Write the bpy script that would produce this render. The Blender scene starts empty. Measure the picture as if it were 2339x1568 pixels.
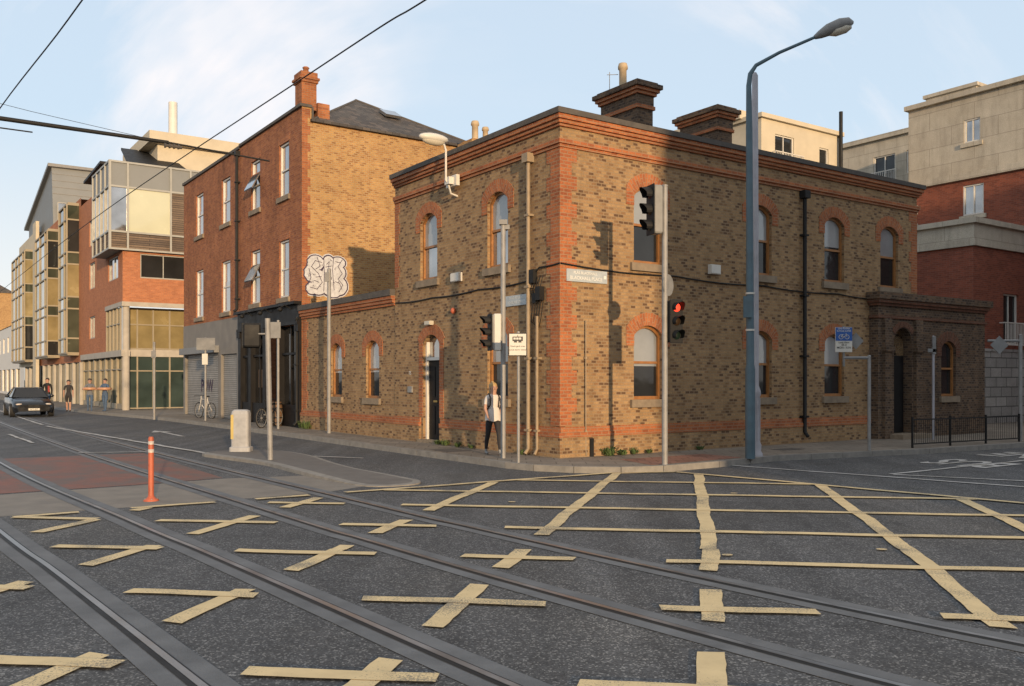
import bpy, bmesh, math, random
from mathutils import Vector, Matrix
from mathutils.geometry import tessellate_polygon
random.seed(7)
R=random.random
TH=math.atan2(.5673,.8235); CX,CY=1.03,19.31
def ST(s,t): return (CX+.8235*s-.5673*t, CY+.5673*s+.8235*t)
scene=bpy.context.scene
COL=scene.collection

# ---------------------------------------------------------------- mesh builder
class MB:
    def __init__(s):
        s.v=[];s.f=[];s.uv=[];s.m=[];s.sm=[];s.cur=0;s.key={};s.sg=0
    def vi(s,p,g):
        k=(round(p[0],5),round(p[1],5),round(p[2],5),g)
        i=s.key.get(k)
        if i is None:
            i=len(s.v);s.v.append((p[0],p[1],p[2]));s.key[k]=i
        return i
    def face(s,pts,uv=None,smooth=0):
        pts=[Vector(p) for p in pts]
        ids=[s.vi(p,smooth) for p in pts]
        if len(set(ids))<3: return
        if len(set(ids))<len(ids):
            keep=[];seen=set()
            for i,d in enumerate(ids):
                if d not in seen: seen.add(d);keep.append(i)
            ids=[ids[i] for i in keep];pts=[pts[i] for i in keep]
            if uv: uv=[uv[i] for i in keep]
        if uv is None:
            n=Vector((0,0,0))
            for i in range(len(pts)):
                a=pts[i];b=pts[(i+1)%len(pts)]
                n+=Vector(((a.y-b.y)*(a.z+b.z),(a.z-b.z)*(a.x+b.x),(a.x-b.x)*(a.y+b.y)))
            if n.length<1e-12: n=Vector((0,0,1))
            n.normalize()
            if abs(n.z)>.75: uv=[(p.x,p.y) for p in pts]
            else:
                h=Vector((-n.y,n.x));h.normalize()
                if abs(h.x)>abs(h.y):
                    if h.x<0: h=-h
                elif h.y<0: h=-h
                uv=[(p.x*h.x+p.y*h.y,p.z) for p in pts]
        s.f.append(ids);s.uv.append(uv);s.m.append(s.cur);s.sm.append(smooth>0)
    def hexa(s,c):
        for q in ((0,3,2,1),(4,5,6,7),(0,1,5,4),(1,2,6,5),(2,3,7,6),(3,0,4,7)):
            s.face([c[i] for i in q])
    def box(s,x0,x1,y0,y1,z0,z1):
        s.hexa([(x0,y0,z0),(x1,y0,z0),(x1,y1,z0),(x0,y1,z0),(x0,y0,z1),(x1,y0,z1),(x1,y1,z1),(x0,y1,z1)])
    def pbox(s,P,u0,u1,z0,z1,d0,d1):
        s.hexa([P(u0,z0,d0),P(u1,z0,d0),P(u1,z0,d1),P(u0,z0,d1),P(u0,z1,d0),P(u1,z1,d0),P(u1,z1,d1),P(u0,z1,d1)])
    def bbox(s,x0,x1,y0,y1,z0,z1,b=.02):
        s.sg+=1
        def ring(i,z): 
            a,c,d,e=x0+i,x1-i,y0+i,y1-i
            k=b
            return [(a+k,d,z),(c-k,d,z),(c,d+k,z),(c,e-k,z),(c-k,e,z),(a+k,e,z),(a,e-k,z),(a,d+k,z)]
        rs=[ring(b*.6,z0),ring(0,z0+b),ring(0,z1-b),ring(b*.6,z1)]
        for i in range(3):
            for j in range(8):
                s.face([rs[i][j],rs[i][(j+1)%8],rs[i+1][(j+1)%8],rs[i+1][j]])
        s.face(rs[3]);s.face(rs[0][::-1])
    def tube(s,path,r,n=10,caps=True):
        s.sg+=1
        path=[Vector(p) for p in path]
        rr=r if isinstance(r,(list,tuple)) else [r]*len(path)
        rings=[];up=None
        for i,p in enumerate(path):
            a=path[max(i-1,0)];b=path[min(i+1,len(path)-1)]
            t=(b-a).normalized()
            if up is None: up=Vector((0,0,1)) if abs(t.z)<.9 else Vector((1,0,0))
            x=t.cross(up)
            if x.length<1e-4: x=t.cross(Vector((0,1,0)))
            x.normalize();y=x.cross(t).normalized();up=y
            rings.append([p+(x*math.cos(2*math.pi*k/n)+y*math.sin(2*math.pi*k/n))*rr[i] for k in range(n)])
        for i in range(len(rings)-1):
            for k in range(n):
                k2=(k+1)%n
                s.face([rings[i][k],rings[i][k2],rings[i+1][k2],rings[i+1][k]],smooth=s.sg)
        if caps:
            s.face(rings[0][::-1]);s.face(rings[-1])
    def cyl(s,a,b,r0,r1=None,n=12,caps=True):
        s.tube([a,b],[r0,r0 if r1 is None else r1],n,caps)
    def lathe(s,prof,c=(0,0,0),n=16):
        s.sg+=1
        rings=[[(c[0]+r*math.cos(2*math.pi*k/n),c[1]+r*math.sin(2*math.pi*k/n),c[2]+z) for k in range(n)] for r,z in prof]
        for i in range(len(rings)-1):
            for k in range(n):
                k2=(k+1)%n
                s.face([rings[i][k],rings[i][k2],rings[i+1][k2],rings[i+1][k]],smooth=s.sg)
        s.face(rings[-1])
    def ell(s,c,rad,n=12,m=8):
        s.sg+=1
        def pt(i,j):
            a=math.pi*i/m-math.pi/2;b=2*math.pi*j/n
            return (c[0]+rad[0]*math.cos(a)*math.cos(b),c[1]+rad[1]*math.cos(a)*math.sin(b),c[2]+rad[2]*math.sin(a))
        for i in range(m):
            for j in range(n):
                s.face([pt(i,j),pt(i,j+1),pt(i+1,j+1),pt(i+1,j)] ,smooth=s.sg)
    def panel(s,P,outline,holes=(),d=0.,reveal=0.,rm=None):
        polys=[[Vector((a,b,0)) for a,b in outline]]+[[Vector((a,b,0)) for a,b in h] for h in holes]
        flat=[p for q in polys for p in q]
        if holes or len(outline)>4:
            for t in tessellate_polygon(polys):
                s.face([P(flat[i].x,flat[i].y,d) for i in t])
        else: s.face([P(a,b,d) for a,b in outline])
        if reveal:
            c=s.cur
            if rm is not None: s.cur=rm
            for h in holes:
                for i in range(len(h)):
                    a=h[i];b=h[(i+1)%len(h)]
                    s.face([P(a[0],a[1],d),P(b[0],b[1],d),P(b[0],b[1],d-reveal),P(a[0],a[1],d-reveal)])
            s.cur=c
def rect(u0,u1,z0,z1): return [(u0,z0),(u1,z0),(u1,z1),(u0,z1)]
def arch(u0,u1,z0,z1,rise,n=8):
    if rise<=0: return rect(u0,u1,z0,z1)
    w=(u1-u0)/2;rr=(w*w+rise*rise)/(2*rise);cz=z1-rr;cu=(u0+u1)/2
    a=math.asin(min(1,w/rr))
    return [(u0,z0),(u1,z0)]+[(cu+rr*math.sin(a-2*a*i/n),cz+rr*math.cos(a-2*a*i/n)) for i in range(n+1)]
def Plane(o,a,n):
    o=Vector(o);a=Vector(a);n=Vector(n)
    return lambda u,z,d=0.: o+a*u+n*d+Vector((0,0,z))

def mkmesh(name,mb,mats):
    me=bpy.data.meshes.new(name)
    me.from_pydata(mb.v,[],mb.f)
    uv=me.uv_layers.new(name="UVMap")
    i=0
    for f in mb.uv:
        for c in f:
            uv.data[i].uv=c;i+=1
    for m in mats: me.materials.append(m)
    me.polygons.foreach_set("material_index",mb.m)
    me.polygons.foreach_set("use_smooth",mb.sm)
    me.update()
    return me
def thing(name,label,cat,loc=(0,0,0),rot=0.,group=None):
    o=bpy.data.objects.new(name,None);COL.objects.link(o)
    o.empty_display_size=.3
    o.location=loc;o.rotation_euler=(0,0,rot);o["label"]=label;o["category"]=cat
    if group:o["group"]=group
    return o
def part(name,parent,mb,mats,label=None):
    if not isinstance(mats,(list,tuple)): mats=[mats]
    me=mb if isinstance(mb,bpy.types.Mesh) else mkmesh(name,mb,mats)
    o=bpy.data.objects.new(name,me);COL.objects.link(o);o.parent=parent
    if label:o["label"]=label
    return o
def solo(name,label,cat,mb,mats,loc=(0,0,0),rot=0.,group=None):
    if not isinstance(mats,(list,tuple)): mats=[mats]
    o=bpy.data.objects.new(name,mkmesh(name,mb,mats));COL.objects.link(o)
    o.location=loc;o.rotation_euler=(0,0,rot);o["label"]=label;o["category"]=cat
    if group:o["group"]=group
    return o
def setting(name,mb,mats,loc=(0,0,0),rot=0.):
    if not isinstance(mats,(list,tuple)): mats=[mats]
    o=bpy.data.objects.new(name,mkmesh(name,mb,mats));COL.objects.link(o)
    o.location=loc;o.rotation_euler=(0,0,rot);o["kind"]="structure"
    return o
def text_mesh(txt,size,bold=0.):
    c=bpy.data.curves.new("lettering","FONT");c.body=txt;c.size=size;c.align_x='CENTER';c.align_y='CENTER';c.offset=bold
    c.resolution_u=3
    o=bpy.data.objects.new("tmp",c);COL.objects.link(o)
    bpy.context.view_layer.update()
    me=bpy.data.meshes.new_from_object(o.evaluated_get(bpy.context.evaluated_depsgraph_get()))
    bpy.data.objects.remove(o)
    return me
def text_part(parent,txt,size,P,uc,zc,d,mat,flip=1,bold=0.,sx=1.,name="lettering"):
    me=text_mesh(txt,size,bold)
    for v in me.vertices:
        v.co=P(uc+flip*v.co.x*sx,zc+v.co.y,d)
    me.materials.clear();me.materials.append(mat)
    return part(name,parent,me,mat)

# ---------------------------------------------------------------- materials
def newmat(name):
    m=bpy.data.materials.new(name);m.use_nodes=True
    nt=m.node_tree;b=nt.nodes["Principled BSDF"]
    return m,nt,b
def nd(nt,typ,**k):
    n=nt.nodes.new(typ)
    for a,v in k.items(): setattr(n,a,v)
    return n
def ramp(nt,stops,interp='LINEAR'):
    r=nt.nodes.new("ShaderNodeValToRGB");e=r.color_ramp;e.interpolation=interp
    while len(e.elements)<len(stops): e.elements.new(.5)
    for i,(p,c) in enumerate(stops):
        e.elements[i].position=p
        e.elements[i].color=(c[0],c[1],c[2],1) if isinstance(c,(tuple,list)) else (c,c,c,1)
    return r
def mixc(nt,fac,a,b,bt='MIX'):
    m=nt.nodes.new("ShaderNodeMix");m.data_type='RGBA';m.blend_type=bt
    def s(i,x):
        if isinstance(x,bpy.types.NodeSocket): nt.links.new(x,m.inputs[i])
        elif isinstance(x,(tuple,list)): m.inputs[i].default_value=(x[0],x[1],x[2],1)
        else: m.inputs[i].default_value=x
    s(0,fac);s(6,a);s(7,b)
    return m.outputs[2]
def noise(nt,vec,scale,detail=4,rough=.55):
    n=nt.nodes.new("ShaderNodeTexNoise");n.inputs["Scale"].default_value=scale
    n.inputs["Detail"].default_value=detail;n.inputs["Roughness"].default_value=rough
    if vec: nt.links.new(vec,n.inputs["Vector"])
    return n.outputs["Fac"]
def M(name,col,rough=.6,metal=0.,var=.2,scale=3.,bump=0.,bscale=60.,coat=0.,emit=None,es=1.,spec=.5):
    m,nt,b=newmat(name);L=nt.links.new
    tc=nd(nt,"ShaderNodeTexCoord");v=tc.outputs["Object"]
    f=noise(nt,v,scale,5,.6)
    r=ramp(nt,[(.25,1-var),(.75,1+var*.6)]);L(f,r.inputs[0])
    c=mixc(nt,1.,col,r.outputs[0],'MULTIPLY')
    L(c,b.inputs["Base Color"])
    rr=ramp(nt,[(.3,max(rough-.08,0)),(.7,min(1,rough+.1))]);L(f,rr.inputs[0]);L(rr.outputs[0],b.inputs["Roughness"])
    b.inputs["Metallic"].default_value=metal;b.inputs["Coat Weight"].default_value=coat
    b.inputs["Specular IOR Level"].default_value=spec
    if bump:
        bn=nd(nt,"ShaderNodeBump");bn.inputs["Strength"].default_value=bump;bn.inputs["Distance"].default_value=.01
        L(noise(nt,v,bscale,3),bn.inputs["Height"]);L(bn.outputs[0],b.inputs["Normal"])
    if emit:
        b.inputs["Emission Color"].default_value=(*emit,1);b.inputs["Emission Strength"].default_value=es
    return m
def Brick(name,pal,mortar,bw=.225,bh=.075,ms=.011,stain=.4,bump=.7,rough=.85,stcol=(.35,.3,.27),rscale=.6,streak=0.):
    m,nt,b=newmat(name);L=nt.links.new
    uvn=nd(nt,"ShaderNodeTexCoord");uv=uvn.outputs["UV"];ob=uvn.outputs["Object"]
    nv=nd(nt,"ShaderNodeTexNoise");nv.inputs["Scale"].default_value=5.;L(uv,nv.inputs["Vector"])
    va=nd(nt,"ShaderNodeVectorMath",operation='SCALE');va.inputs["Scale"].default_value=.012
    L(nv.outputs["Color"],va.inputs[0])
    vb=nd(nt,"ShaderNodeVectorMath",operation='ADD');L(uv,vb.inputs[0]);L(va.outputs[0],vb.inputs[1])
    t=nd(nt,"ShaderNodeTexBrick");L(vb.outputs[0],t.inputs["Vector"])
    t.inputs["Scale"].default_value=1;t.inputs["Brick Width"].default_value=bw;t.inputs["Row Height"].default_value=bh
    t.inputs["Mortar Size"].default_value=ms;t.inputs["Mortar Smooth"].default_value=.15
    t.inputs["Color1"].default_value=(0,0,0,1);t.inputs["Color2"].default_value=(1,1,1,1);t.inputs["Mortar"].default_value=(.5,.5,.5,1)
    r=ramp(nt,[(p,c) for p,c in pal],'CONSTANT');L(t.outputs["Color"],r.inputs[0])
    fine=noise(nt,ob,35.,4,.6);fr=ramp(nt,[(.3,.78),(.7,1.2)]);L(fine,fr.inputs[0])
    c=mixc(nt,1.,r.outputs[0],fr.outputs[0],'MULTIPLY')
    c=mixc(nt,t.outputs["Fac"],c,mortar)
    big=noise(nt,ob,rscale,6,.65);br=ramp(nt,[(.42,0.),(.68,1.)]);L(big,br.inputs[0])
    mu=nd(nt,"ShaderNodeMath",operation='MULTIPLY');L(br.outputs[0],mu.inputs[0]);mu.inputs[1].default_value=stain
    c=mixc(nt,mu.outputs[0],c,mixc(nt,1.,c,stcol,'MULTIPLY'))
    med=noise(nt,ob,2.2,5,.6);mr=ramp(nt,[(.3,.9),(.7,1.09)]);L(med,mr.inputs[0])
    c=mixc(nt,1.,c,mr.outputs[0],'MULTIPLY')
    if streak:
        mp=nd(nt,"ShaderNodeMapping");mp.inputs["Scale"].default_value=(3.,3.,.35);L(ob,mp.inputs["Vector"])
        sr=ramp(nt,[(.48,1.),(.72,1-streak)]);L(noise(nt,mp.outputs[0],1.2,4,.6),sr.inputs[0]);c=mixc(nt,1.,c,sr.outputs[0],'MULTIPLY')
    L(c,b.inputs["Base Color"]);b.inputs["Roughness"].default_value=rough;b.inputs["Specular IOR Level"].default_value=.25
    inv=nd(nt,"ShaderNodeMath",operation='SUBTRACT');inv.inputs[0].default_value=1;L(t.outputs["Fac"],inv.inputs[1])
    ad=nd(nt,"ShaderNodeMath",operation='MULTIPLY_ADD');L(fine,ad.inputs[0]);ad.inputs[1].default_value=.5;L(inv.outputs[0],ad.inputs[2])
    bp=nd(nt,"ShaderNodeBump");bp.inputs["Strength"].default_value=bump;bp.inputs["Distance"].default_value=.006
    L(ad.outputs[0],bp.inputs["Height"]);L(bp.outputs[0],b.inputs["Normal"])
    return m
STOCK=Brick("stock_brick",[(0,(.12,.068,.038)),(.13,(.21,.125,.064)),(.30,(.30,.187,.090)),(.55,(.345,.22,.108)),(.74,(.315,.195,.096)),(.89,(.245,.14,.068))],(.275,.195,.115),bw=.145,bh=.070,ms=.010,stain=.14,bump=.5,streak=.16)
REDT=Brick("red_brick_dressing",[(0,(.33,.108,.045)),(.35,(.41,.142,.055)),(.7,(.37,.122,.048)),(.9,(.29,.092,.04))],(.33,.19,.11),bw=.2,stain=.35,streak=.12)
ORNG=Brick("orange_facing_brick",[(0,(.29,.098,.040)),(.3,(.37,.135,.053)),(.65,(.33,.118,.046)),(.88,(.26,.085,.038))],(.30,.18,.11),stain=.45,ms=.008,streak=.22)
GOLD=Brick("golden_stock_brick",[(0,(.26,.13,.052)),(.18,(.37,.205,.080)),(.5,(.42,.245,.095)),(.85,(.34,.178,.070))],(.37,.265,.145),stain=.18,bw=.17,bh=.072,streak=.1)
DKBR=Brick("sooty_brick",[(0,(.06,.04,.03)),(.3,(.11,.070,.044)),(.8,(.165,.102,.060))],(.14,.105,.075),bw=.145,bh=.07,streak=.2)
SOTR=Brick("sooty_red_brick",[(0,(.12,.05,.03)),(.4,(.17,.07,.04)),(.8,(.14,.058,.035))],(.15,.10,.07),bw=.2)
MODB=Brick("modern_orange_brick",[(0,(.36,.135,.062)),(.4,(.43,.168,.076)),(.8,(.39,.148,.068))],(.36,.20,.13),stain=.1,ms=.007)
CRIM=Brick("dark_red_brick",[(0,(.18,.055,.034)),(.3,(.24,.072,.042)),(.8,(.20,.062,.038))],(.21,.11,.08),stain=.15,ms=.006)
SLATE=Brick("roof_slate",[(0,(.065,.06,.058)),(.4,(.085,.078,.072)),(.8,(.11,.095,.085))],(.03,.03,.03),bw=.3,bh=.2,ms=.008,stain=.5,rough=.75,stcol=(.7,.55,.4))
CRST=Brick("cream_ashlar_stone",[(0,(.43,.385,.31)),(.4,(.455,.41,.33)),(.8,(.445,.40,.32))],(.32,.285,.23),bw=2.0,bh=.8,ms=.014,stain=.3,stcol=(.75,.7,.63),streak=.2)
GRST=Brick("grey_rusticated_stone",[(0,(.30,.29,.27)),(.4,(.36,.345,.32)),(.8,(.33,.315,.295))],(.12,.12,.11),bw=.8,bh=.38,ms=.022,stain=.3)
STONE=M("weathered_stone",(.23,.18,.125),.85,var=.35,scale=5,bump=.4)
COPE=M("dark_coping",(.085,.075,.065),.85,var=.4,scale=5,bump=.4)
CREAM=M("cream_render",(.50,.44,.33),.85,var=.14,scale=1.2,bump=.15)
CONC=M("pale_concrete",(.38,.35,.30),.8,var=.2,scale=2.,bump=.2)
GREYR=M("grey_render",(.20,.185,.165),.85,var=.22,scale=1.5,bump=.2)
WOOD=M("varnished_wood_frame",(.30,.13,.038),.5,var=.3,scale=8)
WHITE=M("white_paint",(.60,.575,.52),.5,var=.12)
BLACK=M("black_gloss_paint",(.012,.011,.011),.5,var=.3,spec=.15)
BLKM=M("black_matt_plastic",(.014,.014,.014),.6,var=.2,spec=.25)
GALV=M("galvanised_steel",(.27,.265,.255),.6,metal=.2,var=.3,scale=6)
GREYP=M("grey_painted_steel",(.20,.20,.195),.55,var=.25,scale=5)
SGREY=M("signal_housing_grey",(.22,.22,.21),.6,var=.25,scale=5)
LAVP=M("pale_lavender_paint",(.34,.335,.36),.5,var=.2,scale=4)
BLUEP=M("blue_grey_paint",(.065,.115,.145),.5,var=.3,scale=4)
BEIGE=M("beige_painted_pipe",(.29,.22,.14),.6,var=.3,scale=6)
ALU=M("aluminium_frame",(.31,.31,.285),.5,metal=.2,var=.12)
TANF=M("tan_bay_frame",(.27,.23,.16),.55,var=.15)
CLAD=M("grey_zinc_cladding",(.19,.20,.20),.6,metal=.1,var=.15,scale=1.)
PANY=M("ochre_panel_glass",(.24,.19,.09),.2,var=.35,scale=.8,coat=.5)
PANG=M("pale_green_panel",(.50,.50,.36),.2,var=.08,scale=.6,coat=.5)
SLAT=Brick("weathered_cedar_slats",[(0,(.16,.12,.09)),(.4,(.20,.15,.11)),(.8,(.13,.10,.08))],(.03,.03,.03),bw=2.4,bh=.12,ms=.012,stain=.3)
SHUT=Brick("roller_shutter_slats",[(0,(.27,.26,.24)),(.5,(.30,.29,.27))],(.10,.10,.10),bw=40,bh=.085,ms=.012,stain=.3,rough=.5,bump=1.)
RUBB=M("tyre_rubber",(.018,.018,.018),.8)
STEEL=M("polished_rail_steel",(.30,.295,.29),.36,metal=.85,var=.3,scale=2.)
SKIN=M("skin",(.42,.24,.17),.6,var=.1)
BLOND=M("blond_hair",(.42,.28,.12),.6,var=.3,scale=40)
DHAIR=M("dark_hair",(.03,.02,.015),.6)
ORPL=M("orange_plastic",(.42,.10,.045),.55,var=.3,scale=8)
REFL=M("reflective_band",(.45,.40,.35),.3,var=.1)
SIGNW=M("sign_white",(.56,.54,.48),.45,var=.1)
SIGNB=M("sign_blue",(.02,.09,.32),.4,var=.1)
INK=M("sign_black_ink",(.02,.02,.02),.5)
PLATEB=M("sun_washed_nameplate_enamel",(.38,.42,.44),.45,var=.2,scale=6)  # blue plate made pale: the wash of sunlight is put into its colour
PLATET=M("nameplate_letters",(.68,.68,.64),.4,var=.1)
YELP=M("yellow_plastic",(.48,.37,.12),.45,var=.15)
SHIRT=M("white_tshirt",(.58,.54,.50),.9,var=.1)
GREYT=M("grey_sweater",(.14,.15,.17),.9,var=.2)
LEGG=M("black_leggings",(.02,.018,.02),.8)
DENIM=M("blue_denim",(.06,.10,.17),.85,var=.3,scale=20)
REDC=M("red_fabric",(.35,.05,.04),.85)
LENSR=M("red_lens_lit",(.6,.03,.02),.3,emit=(1.,.07,.03),es=1.4)
LENSA=M("amber_lens_dark",(.030,.017,.008),.4,spec=.2)
LENSG=M("green_lens_dark",(.008,.018,.014),.4,spec=.2)
LENSK=M("red_lens_dark",(.04,.008,.007),.4,spec=.2)
LAMPG=M("lamp_diffuser",(.50,.46,.37),.3,var=.1)
LEAF=M("weed_leaves",(.07,.11,.03),.7,var=.5,scale=20)
TERRA=M("terracotta_pot",(.42,.32,.2),.8,var=.25,scale=6)
GRAFW=M("graffiti_white_fill",(.47,.48,.50),.85,var=.3,scale=9,bump=.3)
GRAFP=M("graffiti_purple_line",(.05,.035,.07),.85,var=.3)
BRASS=M("brass",(.5,.35,.12),.35,metal=.9)
BARW=M("barrel_wood",(.16,.09,.045),.7,var=.4,scale=12)
CARP=M("black_car_paint",(.008,.009,.011),.28,var=.1,coat=.25,spec=.35)
RINGC=M("inflatable_ring_vinyl",(.42,.22,.12),.35,var=.2)
def Glass(name,tint,metal,rough=.04):
    m,nt,b=newmat(name);L=nt.links.new
    tc=nd(nt,"ShaderNodeTexCoord");f=noise(nt,tc.outputs["Object"],.9,2)
    r=ramp(nt,[(.3,tuple(x*.6 for x in tint)),(.7,tint)]);L(f,r.inputs[0]);L(r.outputs[0],b.inputs["Base Color"])
    b.inputs["Metallic"].default_value=metal;b.inputs["Roughness"].default_value=rough
    bp=nd(nt,"ShaderNodeBump");bp.inputs["Strength"].default_value=.12;bp.inputs["Distance"].default_value=.02
    L(noise(nt,tc.outputs["Object"],1.7,2),bp.inputs["Height"]);L(bp.outputs[0],b.inputs["Normal"])
    return m
GLASS=Glass("window_glass",(.050,.052,.053),.5)
PUBG=Glass("dark_pub_glass",(.020,.019,.018),.1,.08)
GLSKY=Glass("bright_window_glass",(.50,.50,.50),.8,.06)
GLGRN=Glass("greenish_glazing",(.11,.125,.09),.5)
BLIND=M("roller_blind_behind_glass",(.25,.26,.26),.14,var=.18,scale=1.5,coat=1.)
SHOPG=Glass("shop_glass",(.08,.12,.11),.45)

def asphalt(name,k=1.):
    m,nt,b=newmat(name);L=nt.links.new
    tc=nd(nt,"ShaderNodeTexCoord");v=tc.outputs["Object"]
    big=noise(nt,v,.22,6,.6);r1=ramp(nt,[(.3,(.080*k,.083*k,.089*k)),(.5,(.094*k,.096*k,.099*k)),(.72,(.120*k,.117*k,.112*k))]);L(big,r1.inputs[0])
    vo=nd(nt,"ShaderNodeTexVoronoi");vo.inputs["Scale"].default_value=78.;L(v,vo.inputs["Vector"])
    sp=ramp(nt,[(0,(.5,.5,.5)),(.45,(.85,.85,.85)),(.72,(1.1,1.1,1.1)),(.88,(2.7,2.65,2.5))],'CONSTANT')
    sx=nd(nt,"ShaderNodeSeparateColor");L(vo.outputs["Color"],sx.inputs[0]);L(sx.outputs[0],sp.inputs[0])
    c=mixc(nt,.75,r1.outputs[0],mixc(nt,1.,r1.outputs[0],sp.outputs[0],'MULTIPLY'))
    f=noise(nt,v,9.,6,.7);fr=ramp(nt,[(.3,.8),(.7,1.2)]);L(f,fr.inputs[0])
    c=mixc(nt,1.,c,fr.outputs[0],'MULTIPLY')
    st=noise(nt,v,1.1,4,.6);sr=ramp(nt,[(.55,1.),(.68,.8)]);L(st,sr.inputs[0]);c=mixc(nt,1.,c,sr.outputs[0],'MULTIPLY')
    mp=nd(nt,"ShaderNodeMapping");mp.inputs["Rotation"].default_value=(0,0,-.62);mp.inputs["Scale"].default_value=(1.1,.06,1);L(v,mp.inputs["Vector"])
    g=noise(nt,mp.outputs[0],1.6,3,.5);gr=ramp(nt,[(.4,.86),(.65,1.14)]);L(g,gr.inputs[0]);c=mixc(nt,1.,c,gr.outputs[0],'MULTIPLY')
    v2=nd(nt,"ShaderNodeTexVoronoi",feature='DISTANCE_TO_EDGE');v2.inputs["Scale"].default_value=.55
    wv=nd(nt,"ShaderNodeVectorMath",operation='ADD');nz=nd(nt,"ShaderNodeTexNoise");nz.inputs["Scale"].default_value=1.4;nz.inputs["Detail"].default_value=5;L(v,nz.inputs["Vector"])
    L(v,wv.inputs[0]);L(nz.outputs["Color"],wv.inputs[1]);L(wv.outputs[0],v2.inputs["Vector"])
    cr=ramp(nt,[(.0,.68),(.005,1.)]);L(v2.outputs["Distance"],cr.inputs[0]);c=mixc(nt,1.,c,cr.outputs[0],'MULTIPLY')
    L(c,b.inputs["Base Color"]);b.inputs["Roughness"].default_value=.8;b.inputs["Specular IOR Level"].default_value=.25
    bp=nd(nt,"ShaderNodeBump");bp.inputs["Strength"].default_value=.4;bp.inputs["Distance"].default_value=.004
    L(sx.outputs[0],bp.inputs["Height"]);L(bp.outputs[0],b.inputs["Normal"])
    return m
ASPH=asphalt("worn_asphalt");ASPD=asphalt("asphalt_repair",.86);TRK=asphalt("track_infill",1.04)
def paint(name,col,wear=.5,dark=(.20,.18,.14)):
    m,nt,b=newmat(name);L=nt.links.new
    tc=nd(nt,"ShaderNodeTexCoord");v=tc.outputs["Object"]
    f=noise(nt,v,60.,5,.7);g=noise(nt,v,1.3,4,.6)
    ad=nd(nt,"ShaderNodeMath",operation='MULTIPLY_ADD');L(g,ad.inputs[0]);ad.inputs[1].default_value=.8;L(f,ad.inputs[2])
    w=ramp(nt,[(.90+.12*(1-wear),0.),(1.18,.9)]);L(ad.outputs[0],w.inputs[0])
    k=ramp(nt,[(.3,.88),(.7,1.09)]);L(noise(nt,v,5.,5),k.inputs[0])
    c=mixc(nt,1.,col,k.outputs[0],'MULTIPLY')
    c=mixc(nt,w.outputs[0],c,dark)
    L(c,b.inputs["Base Color"]);b.inputs["Roughness"].default_value=.75;b.inputs["Specular IOR Level"].default_value=.3
    bp=nd(nt,"ShaderNodeBump");bp.inputs["Strength"].default_value=.3;bp.inputs["Distance"].default_value=.003
    L(f,bp.inputs["Height"]);L(bp.outputs[0],b.inputs["Normal"])
    return m
YEL=paint("worn_yellow_road_paint",(.63,.49,.27),.5)
WHT=paint("worn_white_road_paint",(.47,.46,.44),.9)
REDS=paint("worn_red_surfacing",(.21,.09,.066),1.6,(.11,.10,.09))
BEIG=M("pale_surfacing",(.20,.178,.15),.85,var=.3,scale=2.,bump=.4,bscale=70.)
PAVE=Brick("paving_slabs",[(0,(.20,.175,.145)),(.4,(.24,.208,.17)),(.8,(.22,.19,.157))],(.12,.105,.085),bw=.6,bh=.45,ms=.012,stain=.4,bump=.3,stcol=(.55,.5,.45))
TACT=Brick("red_tactile_paving",[(0,(.24,.13,.095)),(.5,(.28,.15,.11))],(.14,.08,.06),bw=.4,bh=.4,ms=.012,stain=.4,bump=.5)
KERB=M("granite_kerb",(.22,.207,.185),.8,var=.3,scale=6.,bump=.3)
DIRT=M("far_ground",(.08,.08,.07),.95,var=.3,scale=.1)

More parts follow.
